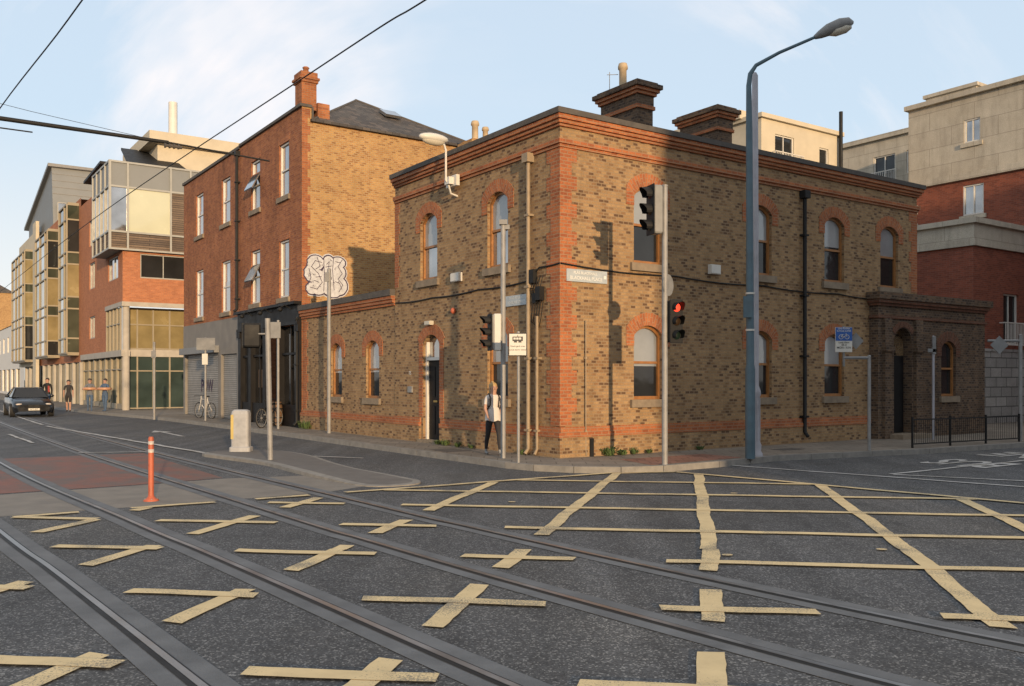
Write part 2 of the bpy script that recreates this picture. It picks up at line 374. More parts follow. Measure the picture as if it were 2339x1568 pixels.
# ---------------------------------------------------------------- windows
def window(parent,P,u0,u1,z0,z1,rise=0.,fm=None,gm=None,sill=None,blind=None,mull=(),rails=(.5,),fw=.06,dep=.14,archm=None,legs=.25):
    fm=fm or WOOD;gm=gm or GLASS
    mb=MB();mb.panel(P,arch(u0+.01,u1-.01,z0+.01,z1-.01,rise),d=-dep)
    w=part("window",parent,mb,gm)
    fr=MB()
    o=arch(u0,u1,z0,z1,rise);i=arch(u0+fw,u1-fw,z0+fw*1.2,z1-fw,rise*.88 if rise else 0)
    for k in range(len(o)):
        a,b=o[k],o[(k+1)%len(o)];c,e=i[k],i[(k+1)%len(o)]
        fr.face([P(*a,-dep+.06),P(*b,-dep+.06),P(*e,-dep+.06),P(*c,-dep+.06)])
        fr.face([P(*c,-dep+.06),P(*e,-dep+.06),P(*e,-dep+.002),P(*c,-dep+.002)])
    for r in rails:
        zz=z0+(z1-z0)*r;fr.pbox(P,u0+fw,u1-fw,zz-.028,zz+.028,-dep+.002,-dep+.05)
    for r in mull:
        uu=u0+(u1-u0)*r;fr.pbox(P,uu-.022,uu+.022,z0+fw,z1-fw-rise*.2,-dep+.003,-dep+.045)
    part("frame",w,fr,fm)
    if sill:
        s=MB();s.pbox(P,u0-.12,u1+.12,z0-.18,z0-.003,-dep+.02,.08);part("sill",w,s,sill)
    if blind:
        bl=MB();f0,f1=blind
        za=z0+(z1-z0)*f0
        pts=arch(u0+fw,u1-fw,za,z0+(z1-z0)*f1-(fw if f1>=1 else 0),rise*.88 if (rise and f1>=1) else 0)
        bl.panel(P,pts,d=-dep+.012);part("blind",w,bl,BLIND)
    if archm:
        am=MB();t=.30
        cu=(u0+u1)/2;hw=(u1-u0)/2;rr=(hw*hw+rise*rise)/(2*rise);cz=z1-rr;a0=math.asin(min(1,hw/rr))
        n=10
        def I(k): a=a0-2*a0*k/n; return (cu+rr*math.sin(a),cz+rr*math.cos(a))
        hw2=hw+.24;rise2=rise+.12;zt=z1+t
        r2=(hw2*hw2+rise2*rise2)/(2*rise2);cz2=zt-r2;b0=math.asin(min(1,hw2/r2))
        def O(k): a=b0-2*b0*k/n; return (cu+r2*math.sin(a),cz2+r2*math.cos(a))
        pr=.016
        for k in range(n):
            q=[I(k),O(k),O(k+1),I(k+1)]
            L0=k*2*a0*(rr+.15)/n;L1=(k+1)*2*a0*(rr+.15)/n
            am.face([P(*p,pr) for p in q],uv=[(0,L0),(.3,L0),(.3,L1),(0,L1)])
            am.face([P(*O(k),pr),P(*O(k),0),P(*O(k+1),0),P(*O(k+1),pr)])
            am.face([P(*I(k),pr),P(*I(k),-.1),P(*I(k+1),-.1),P(*I(k+1),pr)])
        zs=z1-rise;zo=O(0)[1]
        for sg in (1,-1):
            a=cu+sg*hw;b=cu+sg*hw2
            am.face([P(a,zs-legs,pr),P(b,zs-legs,pr),P(b,zo,pr),P(a,zs,pr)])
            am.face([P(b,zs-legs,pr),P(b,zo,pr),P(b,zo,0),P(b,zs-legs,0)])
            am.face([P(a,zs-legs,pr),P(b,zs-legs,pr),P(b,zs-legs,0),P(a,zs-legs,0)])
        part("window_arch",w,am,archm)
    return w

def pipe(parent,P,u,z0,z1,r,mat,hop=True,name="downpipe"):
    mb=MB();mb.tube([P(u,z0,.05+r*3),P(u,z0+.12,.05+r),P(u,z1,.05+r)],r,8)
    for z in [z0+.5+k*1.6 for k in range(int((z1-z0-.5)/1.6)+1)]:
        mb.pbox(P,u-r*1.9,u+r*1.9,z,z+.05,.0,.05+2.3*r)
    if hop: mb.pbox(P,u-.11,u+.11,z1,z1+.2,.01,.2)
    return part(name,parent,mb,mat)

# ================================================================ MAIN CORNER BUILDING
O=ST(0,0)
PL=Plane((0,0,0),(0,1,0),(-1,0,0))
PR=Plane((0,0,0),(1,0,0),(0,-1,0))
main=thing("brick_corner_building","two-storey Victorian yellow-brown brick corner building with red brick arches","building",(*O,0),TH)
TW,SW=7.68,13.46
wl=[(5.28,6.2),(1.98,2.86)];wr=[(2.12,3.0),(6.0,6.88),(9.05,9.92),(11.62,12.5)]
RISE=.22
mb=MB()
holes=[arch(a,b,4.47,6.25,RISE) for a,b in wl]+[arch(1.98,2.86,1.35,3.05,RISE),arch(5.15,6.05,.13,3.0,.3)]
mb.panel(PL,rect(0,TW,0,7.5),holes,reveal=.2)
holes=[arch(a,b,4.47,6.25,RISE) for a,b in wr]+[arch(a,b,1.35,3.05,RISE) for a,b in wr[:3]]
mb.panel(PR,rect(0,SW,0,7.5),holes,reveal=.2)
mb.face([(SW,0,0),(SW,8,0),(SW,8,7.5),(SW,0,7.5)])
mb.face([(0,TW,0),(8,TW,0),(8,TW,7.5),(0,TW,7.5)])
mb.face([(8,TW,0),(SW,TW,0),(SW,TW,7.5),(8,TW,7.5)])
part("wall",main,mb,STOCK)
mb=MB();mb.box(.2,SW-.01,.2,TW-.01,7.1,7.2);roof=part("roof",main,mb,SLATE)
mb=MB()
for z0,z1,d,m in ((6.80,6.87,.04,0),(6.87,6.98,.08,0),(7.24,7.30,.05,0),(7.30,7.38,.10,0),(7.38,7.48,.15,0),(7.48,7.6,.19,1)):
    mb.cur=m
    mb.box(-d,0.4,-d,TW,z0,z1);mb.box(.4,SW+d,-d,.4,z0,z1)
cor=part("cornice",main,mb,[REDT,COPE])
def quoin(par,fn,z0,z1,wa,wb,mat):
    mb=MB();z=z0;i=0
    while z<z1:
        fn(mb,wa if i%2 else wb,z,min(z+.3,z1));z+=.3;i+=1
    part("quoin",par,mb,mat)
def cq(mb,w,a,b):
    mb.box(-.012,w,-.012,.0,a,b);mb.box(-.012,0,0,w*1.05,a,b)
quoin(main,cq,.8,6.8,.45,.31,REDT)
quoin(main,lambda mb,w,a,b:mb.pbox(PR,SW-w,SW+.004,a,b,-.01,.010),4.4,6.8,.42,.3,REDT)
quoin(main,lambda mb,w,a,b:mb.pbox(PL,TW-w*.7,TW+.004,a,b,-.01,.010),4.4,6.8,.42,.3,REDT)
def plinth(P,a,b):
    mb=MB();mb.cur=0;mb.pbox(P,a,b,0,.56,-.02,.07);mb.cur=1
    mb.pbox(P,a,b,.56,.66,-.02,.085);mb.pbox(P,a,b,.66,.78,-.02,.045);part("plinth",main,mb,[STOCK,REDT])
plinth(PL,-.085,5.05);plinth(PL,6.15,TW);plinth(PR,0.02,11.06)
for a,b in wl: window(main,PL,a,b,4.47,6.25,RISE,sill=STONE,blind=(.5,1),archm=REDT,gm=GLSKY)
window(main,PL,1.98,2.86,1.35,3.05,RISE,sill=STONE,blind=(.5,1),archm=REDT)
for k,(a,b) in enumerate(wr):
    window(main,PR,a,b,4.47,6.25,RISE,sill=STONE,blind=((.52,.5,.55,.48)[k],1),archm=REDT)
    if k<3: window(main,PR,a,b,1.35,3.05,RISE,sill=STONE,blind=((.45,.52,.5)[k],1),archm=REDT)
mb=MB()
mb.pbox(PL,5.22,5.98,.2,2.32,-.2,-.15)
mb.pbox(PL,5.30,5.56,1.35,2.15,-.15,-.135);mb.pbox(PL,5.64,5.90,1.35,2.15,-.15,-.135)
mb.pbox(PL,5.30,5.56,.35,1.1,-.15,-.135);mb.pbox(PL,5.64,5.90,.35,1.1,-.15,-.135)
d=part("door",main,mb,BLACK,label="black panelled front door under an arched fanlight")
mb=MB();mb.ell(tuple(PL(5.3,1.2,-.11)),(.035,.035,.035));part("handle",d,mb,BRASS)
mb=MB();mb.pbox(PL,5.5,5.7,1.2,1.25,-.15,-.125);part("letterbox",d,mb,BRASS)
mb=MB()
mb.pbox(PL,5.15,5.22,.13,2.9,-.2,-.08);mb.pbox(PL,5.98,6.05,.13,2.9,-.2,-.08);mb.pbox(PL,5.22,5.98,2.32,2.40,-.2,-.08)
part("frame",d,mb,WHITE)
mb=MB();mb.panel(PL,arch(5.16,6.04,2.4,2.99,.3),d=-.17);part("fanlight",d,mb,GLSKY)
mb=MB();mb.pbox(PL,5.05,6.15,0,.2,-.2,.12);part("door_step",main,mb,STONE)
def round_arch(par,P,cu,cz,r0,r1,mat,half=58,name="door_arch",legs=None):
    mb=MB();n=12
    for k in range(n):
        def A(r,kk):
            a=math.radians(half-2*half*kk/n);return (cu+r*math.sin(a),cz+r*math.cos(a)*1.02)
        q=2*math.radians(half)*r1/n
        mb.face([P(*A(r0,k),.016),P(*A(r1,k),.016),P(*A(r1,k+1),.016),P(*A(r0,k+1),.016)],uv=[(0,k*q),(.3,k*q),(.3,k*q+q),(0,k*q+q)])
        mb.face([P(*A(r1,k),.016),P(*A(r1,k),0),P(*A(r1,k+1),0),P(*A(r1,k+1),.016)])
    if legs:
        for sg in(1,-1):
            a,b=sorted((cu+sg*legs[0],cu+sg*legs[1]));mb.pbox(P,a,b,legs[2],legs[3],-.01,.014)
    part(name,par,mb,mat)
round_arch(main,PL,5.6,2.42,.57,.86,REDT,legs=(.45,.66,.8,2.86))
pipe(main,PL,1.04,.15,6.65,.045,BEIGE)
pipe(main,PL,.72,.15,3.2,.035,BEIGE,hop=False)
pipe(main,PR,8.09,.3,6.6,.05,BLKM)
pipe(main,PR,.66,.15,3.1,.014,BEIGE,hop=False,name="conduit")
mb=MB();mb.pbox(PR,.76,.86,.12,.52,0,.1);part("utility_cover",main,mb,BLKM)
mb=MB();mb.pbox(PL,.82,.98,3.95,4.25,.01,.12);mb.pbox(PL,.55,.72,3.55,3.85,.01,.14);mb.pbox(PL,.76,.9,3.5,3.72,.01,.1)
for k in range(5):
    a=.55+.09*k;mb.tube([PL(a,4.1,.05),PL(a+.04,3.8,.1),PL(a-.02,3.5,.06),PL(a+.1,3.1,.04),PL(.74,2.95,.03)],.009,5)
part("junction_boxes",main,mb,BLKM)
def wbox(P,u0,u1,z0,z1,d,mat,name,b=.015):
    mb=MB();mb.pbox(P,u0,u1,z0,z1,0.01,d);mb.pbox(P,u0+b,u1-b,z0+b,z1-b,d,d+.02);return part(name,main,mb,mat)
wbox(PL,4.0,4.42,4.28,4.5,.1,WHITE,"alarm_box")
wbox(PR,4.52,4.87,4.37,4.6,.1,WHITE,"alarm_box")
wbox(PL,5.45,5.75,3.25,3.36,.12,LAMPG,"door_light")
mb=MB();mb.ell(tuple(PL(4.35,3.55,.07)),(.07,.07,.08));part("warning_beacon",main,mb,ORPL)
def cable(parent,pts,r=.012,name="cable"):
    mb=MB();P=[]
    for i in range(len(pts)-1):
        a,b=Vector(pts[i]),Vector(pts[i+1])
        for k in range(6):
            f=k/6;p=a.lerp(b,f);p.z-=.05*math.sin(math.pi*f)*(b-a).length/3;P.append(p)
    P.append(Vector(pts[-1]));mb.tube(P,r,5);return part(name,parent,mb,BLKM)
cable(main,[PL(7.6,3.98,.03),PL(5.5,3.97,.03),PL(3.2,4.0,.03),PL(1.1,4.02,.03),PL(.7,4.28,.04),PL(-.03,4.3,.03)],.018)
cable(main,[PR(0,4.3,.03),PR(3.4,4.24,.03),PR(6.5,4.2,.03),PR(9.6,4.16,.03),PR(11.5,4.1,.03)],.018)
mb=MB();mb.pbox(PR,.16,1.30,3.93,4.2,.012,.03);n1=part("street_nameplate",main,mb,PLATEB)
text_part(n1,"PLÁS BLACKHALL",.085,PR,.68,4.125,.034,PLATET,1,.001)
text_part(n1,"BLACKHALL PLACE",.105,PR,.70,4.01,.034,PLATET,1,.001)
mb=MB();mb.pbox(PR,1.2,1.27,4.03,4.1,.03,.033);part("postal_mark",n1,mb,PLATET)
mb=MB();mb.pbox(PL,1.12,2.08,3.5,3.74,.012,.03);n2=part("street_nameplate",main,mb,PLATEB)
text_part(n2,"SRÁID BENBURB",.08,PL,1.6,3.68,.034,PLATET,-1,.001)
text_part(n2,"BENBURB STREET",.09,PL,1.6,3.575,.034,PLATET,-1,.001)
text_part(main,"75",.14,PL,6.75,1.98,.02,WHITE,-1,.003,name="house_number")
mb=MB();mb.pbox(PL,6.62,6.86,1.45,1.62,0,.04);part("intercom",main,mb,GALV)
def chimney(parent,x0,x1,y0,y1,z0,z1,pots,mat=DKBR,potm=None,name="chimney"):
    mb=MB();mb.box(x0,x1,y0,y1,z0,z1-.75)
    zz=z1-.75
    for i,(dz,d,m) in enumerate(((.1,.05,1),(.28,.02,0),(.09,.08,1),(.09,.14,1),(.12,.2,0),(.07,.1,0))):
        mb.cur=m;mb.box(x0-d,x1+d,y0-d,y1+d,zz,zz+dz);zz+=dz
    c=part(name,parent,mb,[mat,REDT])
    for (px,py,h,r) in pots:
        p=MB();p.lathe([(r,0),(r*1.05,.05),(r*.85,.12),(r*.82,h*.75),(r*1.1,h*.8),(r*1.1,h*.88),(r*.9,h),(r*.6,h)],(px,py,zz),12)
        part("chimney_pot",c,p,potm or TERRA)
    return c
chimney(main,4.98,5.55,3.0,4.5,7.1,10.0,[(5.25,3.9,.75,.13)])
chimney(main,9.0,9.65,3.8,5.35,7.1,10.2,[])
mb=MB();mb.tube([(5.1,4.3,10),(5.1,4.3,10.6)],.01,5);mb.tube([(5.0,4.3,10.5),(5.25,4.1,10.5)],.01,5);part("aerial",main,mb,GALV)
lamp=thing("wall_street_lamp","white lantern on a curved bracket fixed to the brick parapet","street lamp",(*ST(0,4.2),0),TH)
mb=MB();mb.box(-.12,-.215,-.25,.25,6.66,6.93) ;mb.box(-.35,-.2,-.12,.1,6.7,6.88);part("bracket_box",lamp,mb,WHITE)
mb=MB();mb.tube([(-.3,0,6.72),(-.37,0,6.8),(-.37,0,7.55),(-.42,0,7.68),(-.55,0,7.72)],.028,8);mb.tube([(-.3,0,6.72),(-.2,.05,6.5),(0,.05,6.45)],.03,6);part("bracket",lamp,mb,WHITE)
mb=MB();mb.ell((-.72,0,7.80),(.42,.15,.12),14,8);part("lantern",lamp,mb,SIGNW)
mb=MB();mb.ell((-.72,0,7.74),(.33,.12,.12),14,8);part("diffuser",lamp,mb,LAMPG)

ext=thing("single_storey_brick_wing","single-storey yellow-brown brick wing with red corbelled parapet","building",(*O,0),TH)
mb=MB()
hs=[arch(11.41,12.28,1.25,2.98,RISE),arch(8.74,9.64,1.25,2.98,RISE)]
mb.panel(PL,rect(TW+.001,14.75,0,4.3),hs,d=-.02,reveal=.2)
mb.box(.25,7.2,TW+.002,14.74,4.0,4.1)
part("wall",ext,mb,STOCK)
for a,b in((11.41,12.28),(8.74,9.64)): 
    Pq=Plane((.02,0,0),(0,1,0),(-1,0,0));window(ext,Pq,a,b,1.25,2.98,RISE,sill=STONE,blind=(.45,1),archm=REDT)
mb=MB()
for z0,z1,d,m in((3.92,4.0,.04,0),(4.0,4.1,.09,0),(4.1,4.2,.13,0),(4.2,4.38,.17,1)):
    mb.cur=m;mb.box(-d,.3,TW+.003,14.74,z0,z1)
part("cornice",ext,mb,[REDT,COPE])
mb=MB();mb.cur=0;mb.pbox(PL,TW,14.74,0,.56,-.03,.065);mb.cur=1;mb.pbox(PL,TW,14.74,.56,.66,-.03,.08);mb.pbox(PL,TW,14.74,.66,.76,-.03,.04)
part("plinth",ext,mb,[STOCK,REDT])
quoin(ext,lambda mb,w,a,b:mb.pbox(PL,14.74-w,14.74,a,b,-.03,-.008),.8,3.92,.5,.35,REDT)

anx=thing("brick_entrance_annex","single-storey dark brick entrance annex with arched doorway and parapet","building",(*O,0),TH)
PA=Plane((0,-.28,0),(1,0,0),(0,-1,0))
mb=MB();mb.panel(PA,rect(11.08,16.8,0,4.0),[arch(11.85,12.75,.13,3.3,.35),arch(14.3,15.1,1.3,2.98,RISE)],reveal=.3)
mb.face([(11.08,-.28,0),(11.08,0,0),(11.08,0,4.0),(11.08,-.28,4.0)])
mb.face([(16.8,-.28,0),(16.8,6,0),(16.8,6,4.0),(16.8,-.28,4.0)])
mb.face([(SW+.001,-.1,4.02),(16.75,-.1,4.02),(16.75,6,4.02),(SW+.001,6,4.02)])
part("wall",anx,mb,DKBR)
mb=MB()
for z0,z1,d,m in((3.55,3.63,.05,1),(3.9,3.98,.06,1),(3.98,4.08,.12,1),(4.08,4.28,.18,0)):
    mb.cur=m;mb.box(11.08-d,16.8+d,-.28-d,-.02,z0,z1)
part("parapet",anx,mb,[DKBR,SOTR])
for a in(11.45,13.0):
    mb=MB();mb.pbox(PA,a-.17,a+.17,.0,3.55,0,.1);mb.pbox(PA,a-.22,a+.22,2.6,2.75,0,.16);part("pilaster",anx,mb,DKBR)
mb=MB();mb.pbox(PA,13.2,16.8,0,.6,0,.06);part("plinth",anx,mb,DKBR)
window(anx,PA,14.3,15.1,1.3,2.98,RISE,sill=STONE,archm=SOTR)
round_arch(anx,PA,12.3,2.75,.56,.72,SOTR,half=50)
mb=MB();mb.pbox(PA,11.9,12.7,.25,2.5,-.3,-.24);mb.pbox(PA,12.0,12.6,1.4,2.3,-.24,-.225);mb.pbox(PA,12.0,12.6,.4,1.2,-.24,-.225)
d=part("door",anx,mb,BLACK);mb=MB();mb.panel(PA,arch(11.85,12.75,2.5,3.3,.35),d=-.28);part("fanlight",d,mb,GLASS)
mb=MB();mb.pbox(PA,11.5,13.1,0,.25,-.2,.5);part("door_step",anx,mb,STONE)

# ================================================================ THREE-STOREY TERRACE
ter=thing("three_storey_brick_house","three-storey orange brick house with golden brick gable above black pub","building",(*O,0),TH)
ter2=thing("three_storey_brick_house","three-storey orange brick house with grey rendered shop and shutters below","building",(*O,0),TH)
DEP=7.2
def sash(par,a,b,z0,z1,bl): 
    return window(par,PL,a,b,z0,z1,0,fm=WHITE,gm=GLSKY,sill=STONE,rails=(.5,),fw=.07,dep=.12,blind=bl)
mb=MB()
hs=[];W1=[(16.0,17.0),(19.1,20.15)];W2=[(22.85,24.05),(26.85,28.05)]
for a,b in W1: hs+= [rect(a,b,4.8,6.9),rect(a,b,8.5,10.45)]
mb.panel(PL,rect(14.75,21.5,4.5,11.35),hs,reveal=.15)
mb.box(.0,.35,14.75,21.5,11.35,11.36)
part("facade",ter,mb,ORNG)
mb=MB();PG=Plane((0,14.75,0),(1,0,0),(0,-1,0));
mb.panel(PG,[(0,0),(DEP,0),(DEP,10.95),(.35,10.95),(.35,11.36),(0,11.36)])
part("gable_wall",ter,mb,GOLD)
quoin(ter,lambda mb,w,a,b:mb.pbox(PG,-.01,w,a,b,-.01,.01),.5,11.3,.3,.2,ORNG)
mb=MB();mb.box(-.08,.36,14.70,21.5,11.36,11.46)
mb.box(.36,.42,14.72,21.5,10.9,11.4)
part("parapet_coping",ter,mb,COPE)
mb=MB();e=.15
z0=10.95;pk1=(3.6,18.1,13.05);pk2=(3.6,26.5,13.05)
a=(.4,14.75-e,z0);b=(DEP+e,14.75-e,z0);c=(DEP+e,30.2,z0);d_=(.4,30.2,z0)
mb.face([a,b,pk1]);mb.face([b,c,pk2,pk1]);mb.face([a,pk1,pk2,d_]);mb.face([d_,pk2,c])
mb.box(0.3,DEP+e,14.75-e,14.78,10.86,10.95)
rf=part("roof",ter,mb,SLATE)
mb=MB();mb.tube([a,pk1],.05,6);mb.tube([b,pk1],.05,6);mb.tube([pk1,pk2],.06,6);part("ridge_tiles",rf,mb,COPE)
mb=MB();mb.hexa([(4.0,16.3,12.05),(4.7,16.3,12.05),(4.7,16.9,12.4),(4.0,16.9,12.4),(4.0,16.2,12.12),(4.7,16.2,12.12),(4.7,16.85,12.48),(4.0,16.85,12.48)]);part("skylight",rf,mb,GLSKY)
mb=MB();mb.box(.0,.55,14.78,15.4,11.3,12.25);mb.box(-.05,.60,14.73,15.45,12.25,12.35);mb.box(-.09,.64,14.69,15.49,12.35,12.43);mb.box(-.03,.58,14.75,15.43,12.43,12.62)
mb.box(.6,1.05,14.8,15.2,10.95,11.6)
ch=part("chimney",ter,mb,ORNG)
mb=MB();mb.lathe([(.1,0),(.1,.2),(.13,.22),(.09,.26)],(.28,15.1,12.62),10);part("chimney_pot",ch,mb,ORNG)
for a,b in W1:
    sash(ter,a,b,4.8,6.9,(.0,.5));sash(ter,a,b,8.5,10.45,(0,.45))
    for zz in(6.9,10.45):
        mb=MB();mb.pbox(PL,a-.1,b+.1,zz,zz+.25,0,.008);part("lintel",ter,mb,REDT)
for (zz) in (6.3,9.9):
    mb=MB();mb.hexa([tuple(PL(19.15,zz,-.05)),tuple(PL(20.1,zz,-.05)),tuple(PL(20.1,zz-.65,.28)),tuple(PL(19.15,zz-.65,.28)),tuple(PL(19.15,zz+.04,-.03)),tuple(PL(20.1,zz+.04,-.03)),tuple(PL(20.1,zz-.61,.31)),tuple(PL(19.15,zz-.61,.31))])
    part("open_casement",ter,mb,GLSKY)
mb=MB();hs=[]
for a,b in W2: hs+= [rect(a,b,4.7,6.9),rect(a,b,8.5,10.45)]
mb.panel(PL,rect(21.5,30.2,4.4,11.3),hs,reveal=.15)
mb.face([(0,30.2,0),(DEP,30.2,0),(DEP,30.2,11.3),(0,30.2,11.3)])
part("facade",ter2,mb,ORNG)
mb=MB();mb.box(-.07,.36,21.51,30.25,11.3,11.42);part("parapet_coping",ter2,mb,COPE)
for a,b in W2: sash(ter2,a,b,4.7,6.9,(0,.6));sash(ter2,a,b,8.5,10.45,(0,.6))
pipe(ter2,PL,21.6,4.6,11.0,.06,BLKM)
mb=MB();mb.panel(PL,rect(21.5,30.2,0,4.4),[rect(24.5,29.9,.12,3.1),rect(21.9,24.1,.12,2.9)],d=.02,reveal=.2)
part("shop_render",ter2,mb,GREYR)
mb=MB();mb.pbox(PL,24.5,29.9,.12,3.0,-.2,-.1);sh=part("roller_shutter",ter2,mb,SHUT)
mb=MB();mb.pbox(PL,24.4,30.0,3.0,3.3,.02,.28);part("shutter_box",ter2,mb,GREYP)
text_part(sh,"POW",.8,PL,26.6,1.5,-.09,GRAFP,-1,.02,name="graffiti_tag")
mb=MB();mb.pbox(PL,21.9,24.1,.12,2.9,-.2,-.1);part("roller_shutter",ter2,mb,SHUT)
mb=MB()
mb.pbox(PL,14.76,21.48,3.85,4.45,0,.12);mb.pbox(PL,14.76,21.48,4.45,4.55,0,.3);mb.pbox(PL,14.76,21.48,3.75,3.85,0,.18)
for a in(14.76,16.7,18.2,19.9,21.16): mb.pbox(PL,a,a+.32,.12,3.75,-.1,.1);mb.pbox(PL,a-.02,a+.34,3.5,3.75,.1,.16)
mb.pbox(PL,15.08,16.7,.12,.9,-.1,.04);mb.pbox(PL,18.52,19.9,.12,.9,-.1,.04);mb.pbox(PL,20.22,21.16,.12,.9,-.1,.04)
mb.pbox(PL,14.76,21.48,4.4,4.5,-.2,0)
for a,b in((15.08,16.7),(18.52,19.9),(20.22,21.16)):
    mb.pbox(PL,a,b,2.7,2.78,-.1,0)
    mb.pbox(PL,(a+b)/2-.03,(a+b)/2+.03,.9,3.75,-.1,-.02)
sf=part("pub_shopfront",ter,mb,BLACK)
for a,b in((15.08,16.7),(18.52,19.9),(20.22,21.16)):
    mb=MB();mb.panel(PL,rect(a,b,.9,3.75),d=-.09);part("shop_window",sf,mb,PUBG)
mb=MB();mb.pbox(PL,17.02,18.2,.12,2.6,-.35,-.3);mb.pbox(PL,17.1,17.6,.3,1.2,-.3,-.28);mb.pbox(PL,17.02,18.2,2.6,3.75,-.35,-.31);part("door",ter,mb,BLACK)
mb=MB();mb.pbox(PL,18.9,19.5,1.5,2.2,-.088,-.08);part("menu_board",ter,mb,BARW)
for a in(15.5,17.6,19.7):
    mb=MB();mb.tube([PL(a,4.3,.1),PL(a,4.45,.35),PL(a,4.35,.5)],.02,6);mb.ell(tuple(PL(a,4.28,.52)),(.1,.1,.08));part("fascia_lamp",ter,mb,BLKM)
pipe(ter,PL,14.95,.2,4.0,.06,BLKM,hop=False)
mb=MB()
def blob(c,r,d,m,sx=1,sy=1):
    mb.cur=m;pts=[(c[0]+r*sx*math.cos(2*math.pi*k/20)*(1+.05*math.sin(3*k)),c[1]+r*sy*math.sin(2*math.pi*k/20)) for k in range(20)]
    mb.face([PG(a,b,d) for a,b in pts])
BL=[((.50,5.92),.30,1,.85),((.36,5.55),.27,1.0,1.1),((.62,5.42),.25,1,1),((.60,5.08),.30,1,.9),((.36,5.02),.2,1,1),((.98,5.95),.22,.95,1.1),((.95,5.5),.23,.95,1.5),((.98,5.08),.22,1,1.2),((1.34,5.98),.24,1.1,.8),((1.36,5.62),.26,1,1),((1.40,5.15),.28,1,1.1),((1.15,4.92),.22,1.3,.8),((1.18,5.5),.2,1,1.6)]
d=.006
for c,r,sx,sy in BL: blob(c,r+.085,d,0,sx,sy);d+=.0004
for c,r,sx,sy in BL: blob(c,r+.05,d,1,sx,sy);d+=.0004
for c,r,sx,sy in BL: blob(c,r+.005,d,0,sx,sy);d+=.0004
GP=[[(.72,5.95),(.48,6.0),(.34,5.78),(.6,5.55),(.74,5.25),(.55,5.0),(.3,5.05)],[(.80,6.1),(.82,5.6),(.80,4.95)],[(1.0,6.0),(.98,5.7),(1.02,5.2)],[(1.17,6.15),(1.13,5.7),(1.19,5.0)],[(1.5,6.1),(1.34,5.85),(1.5,5.6),(1.34,5.4),(1.52,5.2),(1.38,4.95)],[(.45,5.3),(.6,5.25)],[(1.3,6.0),(1.42,6.0)],[(.25,5.7),(.32,5.4),(.22,5.15)],[(.55,6.12),(.66,5.82),(.5,5.7)],[(.9,5.35),(1.08,5.38)],[(.88,5.8),(1.08,5.85)],[(1.25,5.3),(1.4,5.25),(1.48,5.05)],[(.5,5.42),(.7,5.45)]]
for k in range(16):
    x=.25+1.25*R();z=4.95+1.1*R();GP.append([(x,z),(x+.12*(R()-.5),z+.1*(R()-.3)),(x+.16*(R()-.5),z+.2*(R()-.5))])
for pi_,pth in enumerate(GP):
    mb.cur=1;hw_=.011 if pi_<13 else .005
    for i in range(len(pth)-1):
        a=Vector(pth[i]);b=Vector(pth[i+1])
        if (b-a).length<.01: continue
        t=(b-a).normalized();nn=Vector((-t.y,t.x))*hw_
        q=[a-nn-t*.015,b-nn+t*.015,b+nn+t*.015,a+nn-t*.015];mb.face([PG(p.x,p.y,d) for p in q]);d+=.00015
part("graffiti",ter,mb,[GRAFW,GRAFP])

rear=thing("rear_brick_house","brick rear range with two pale chimney pots","building",(*O,0),TH)
mb=MB();mb.box(5,12,8.2,13.5,0,6.9);part("wall",rear,mb,GOLD)
c=chimney(rear,5.6,6.5,12.4,13.0,6.9,10.55,[(5.85,12.7,.75,.14),(6.3,12.7,.6,.12)],mat=GOLD)

# ================================================================ MODERN BUILDING
mod=thing("modern_apartment_building","modern orange brick apartment block with projecting glass corner box","building",(*O,0),TH)
ML=Plane((-1.37,0,0),(0,1,0),(-1,0,0));MR=Plane((0,37.5,0),(1,0,0),(0,-1,0))
mb=MB()
mb.panel(ML,rect(37.5,50.7,6.0,13.4),[rect(38.7,41.5,7.5,8.8),rect(45.7,47.6,7.55,9.2),rect(45.7,47.6,10.3,11.9)],reveal=.15)
mb.panel(ML,rect(42.2,50.7,3.4,5.999),[rect(45.7,47.6,4.4,5.8)],reveal=.15)
mb.panel(MR,rect(-1.37,6,6.0,8.95),[rect(-.45,4.5,7.45,8.8)],reveal=.15)
mb.face([(-1.37,37.5,6.0),(6,37.5,6.0),(6,38.5,6.0),(-1.37,38.5,6.0)])
mb.box(-1.0,6,38.45,50.6,13.0,13.4)
part("brick_wall",mod,mb,MODB)
for q in((38.7,41.5,7.5,8.8),(45.7,47.6,7.55,9.2),(45.7,47.6,10.3,11.9),(45.7,47.6,4.4,5.8)):
    window(mod,ML,*q,0,fm=ALU,gm=GLSKY,rails=(),mull=(.5,),dep=.12)
window(mod,MR,-.45,4.5,7.45,8.8,0,fm=ALU,gm=GLASS,rails=(),mull=(.25,.5,.75),dep=.12)
mb=MB();mb.pbox(ML,37.4,42.2,5.85,6.1,-.05,.06);mb.pbox(MR,-1.43,6,5.85,6.1,.0,.06);mb.pbox(ML,37.6,50.7,3.1,3.45,-.4,.05);mb.box(-.9,6,38.2,38.4,3.1,3.5)
part("concrete_band",mod,mb,CONC)
mb=MB();mb.cyl((-1.15,37.75,.1),(-1.15,37.75,5.86),.19,n=16);part("column",mod,mb,CONC)
PC=Plane((0,38.3,0),(1,0,0),(0,-1,0))
mb=MB();mb.panel(PC,rect(-1.0,6,3.5,5.85));mb.cur=1;mb.panel(PC,rect(-1.0,6,.15,3.1));mb.cur=0;mb.panel(ML,rect(38.2,42.2,3.45,5.85),d=-.1);mb.cur=1;mb.panel(ML,rect(38.2,50.7,.15,3.1),d=-.25)
g=part("glazing",mod,mb,[PANY,SHOPG])
mb=MB()
for a in(-1.0,-.45,.4,1.3,2.2,3.1): mb.pbox(PC,a-.04,a+.04,.15,5.85,.01,.07)
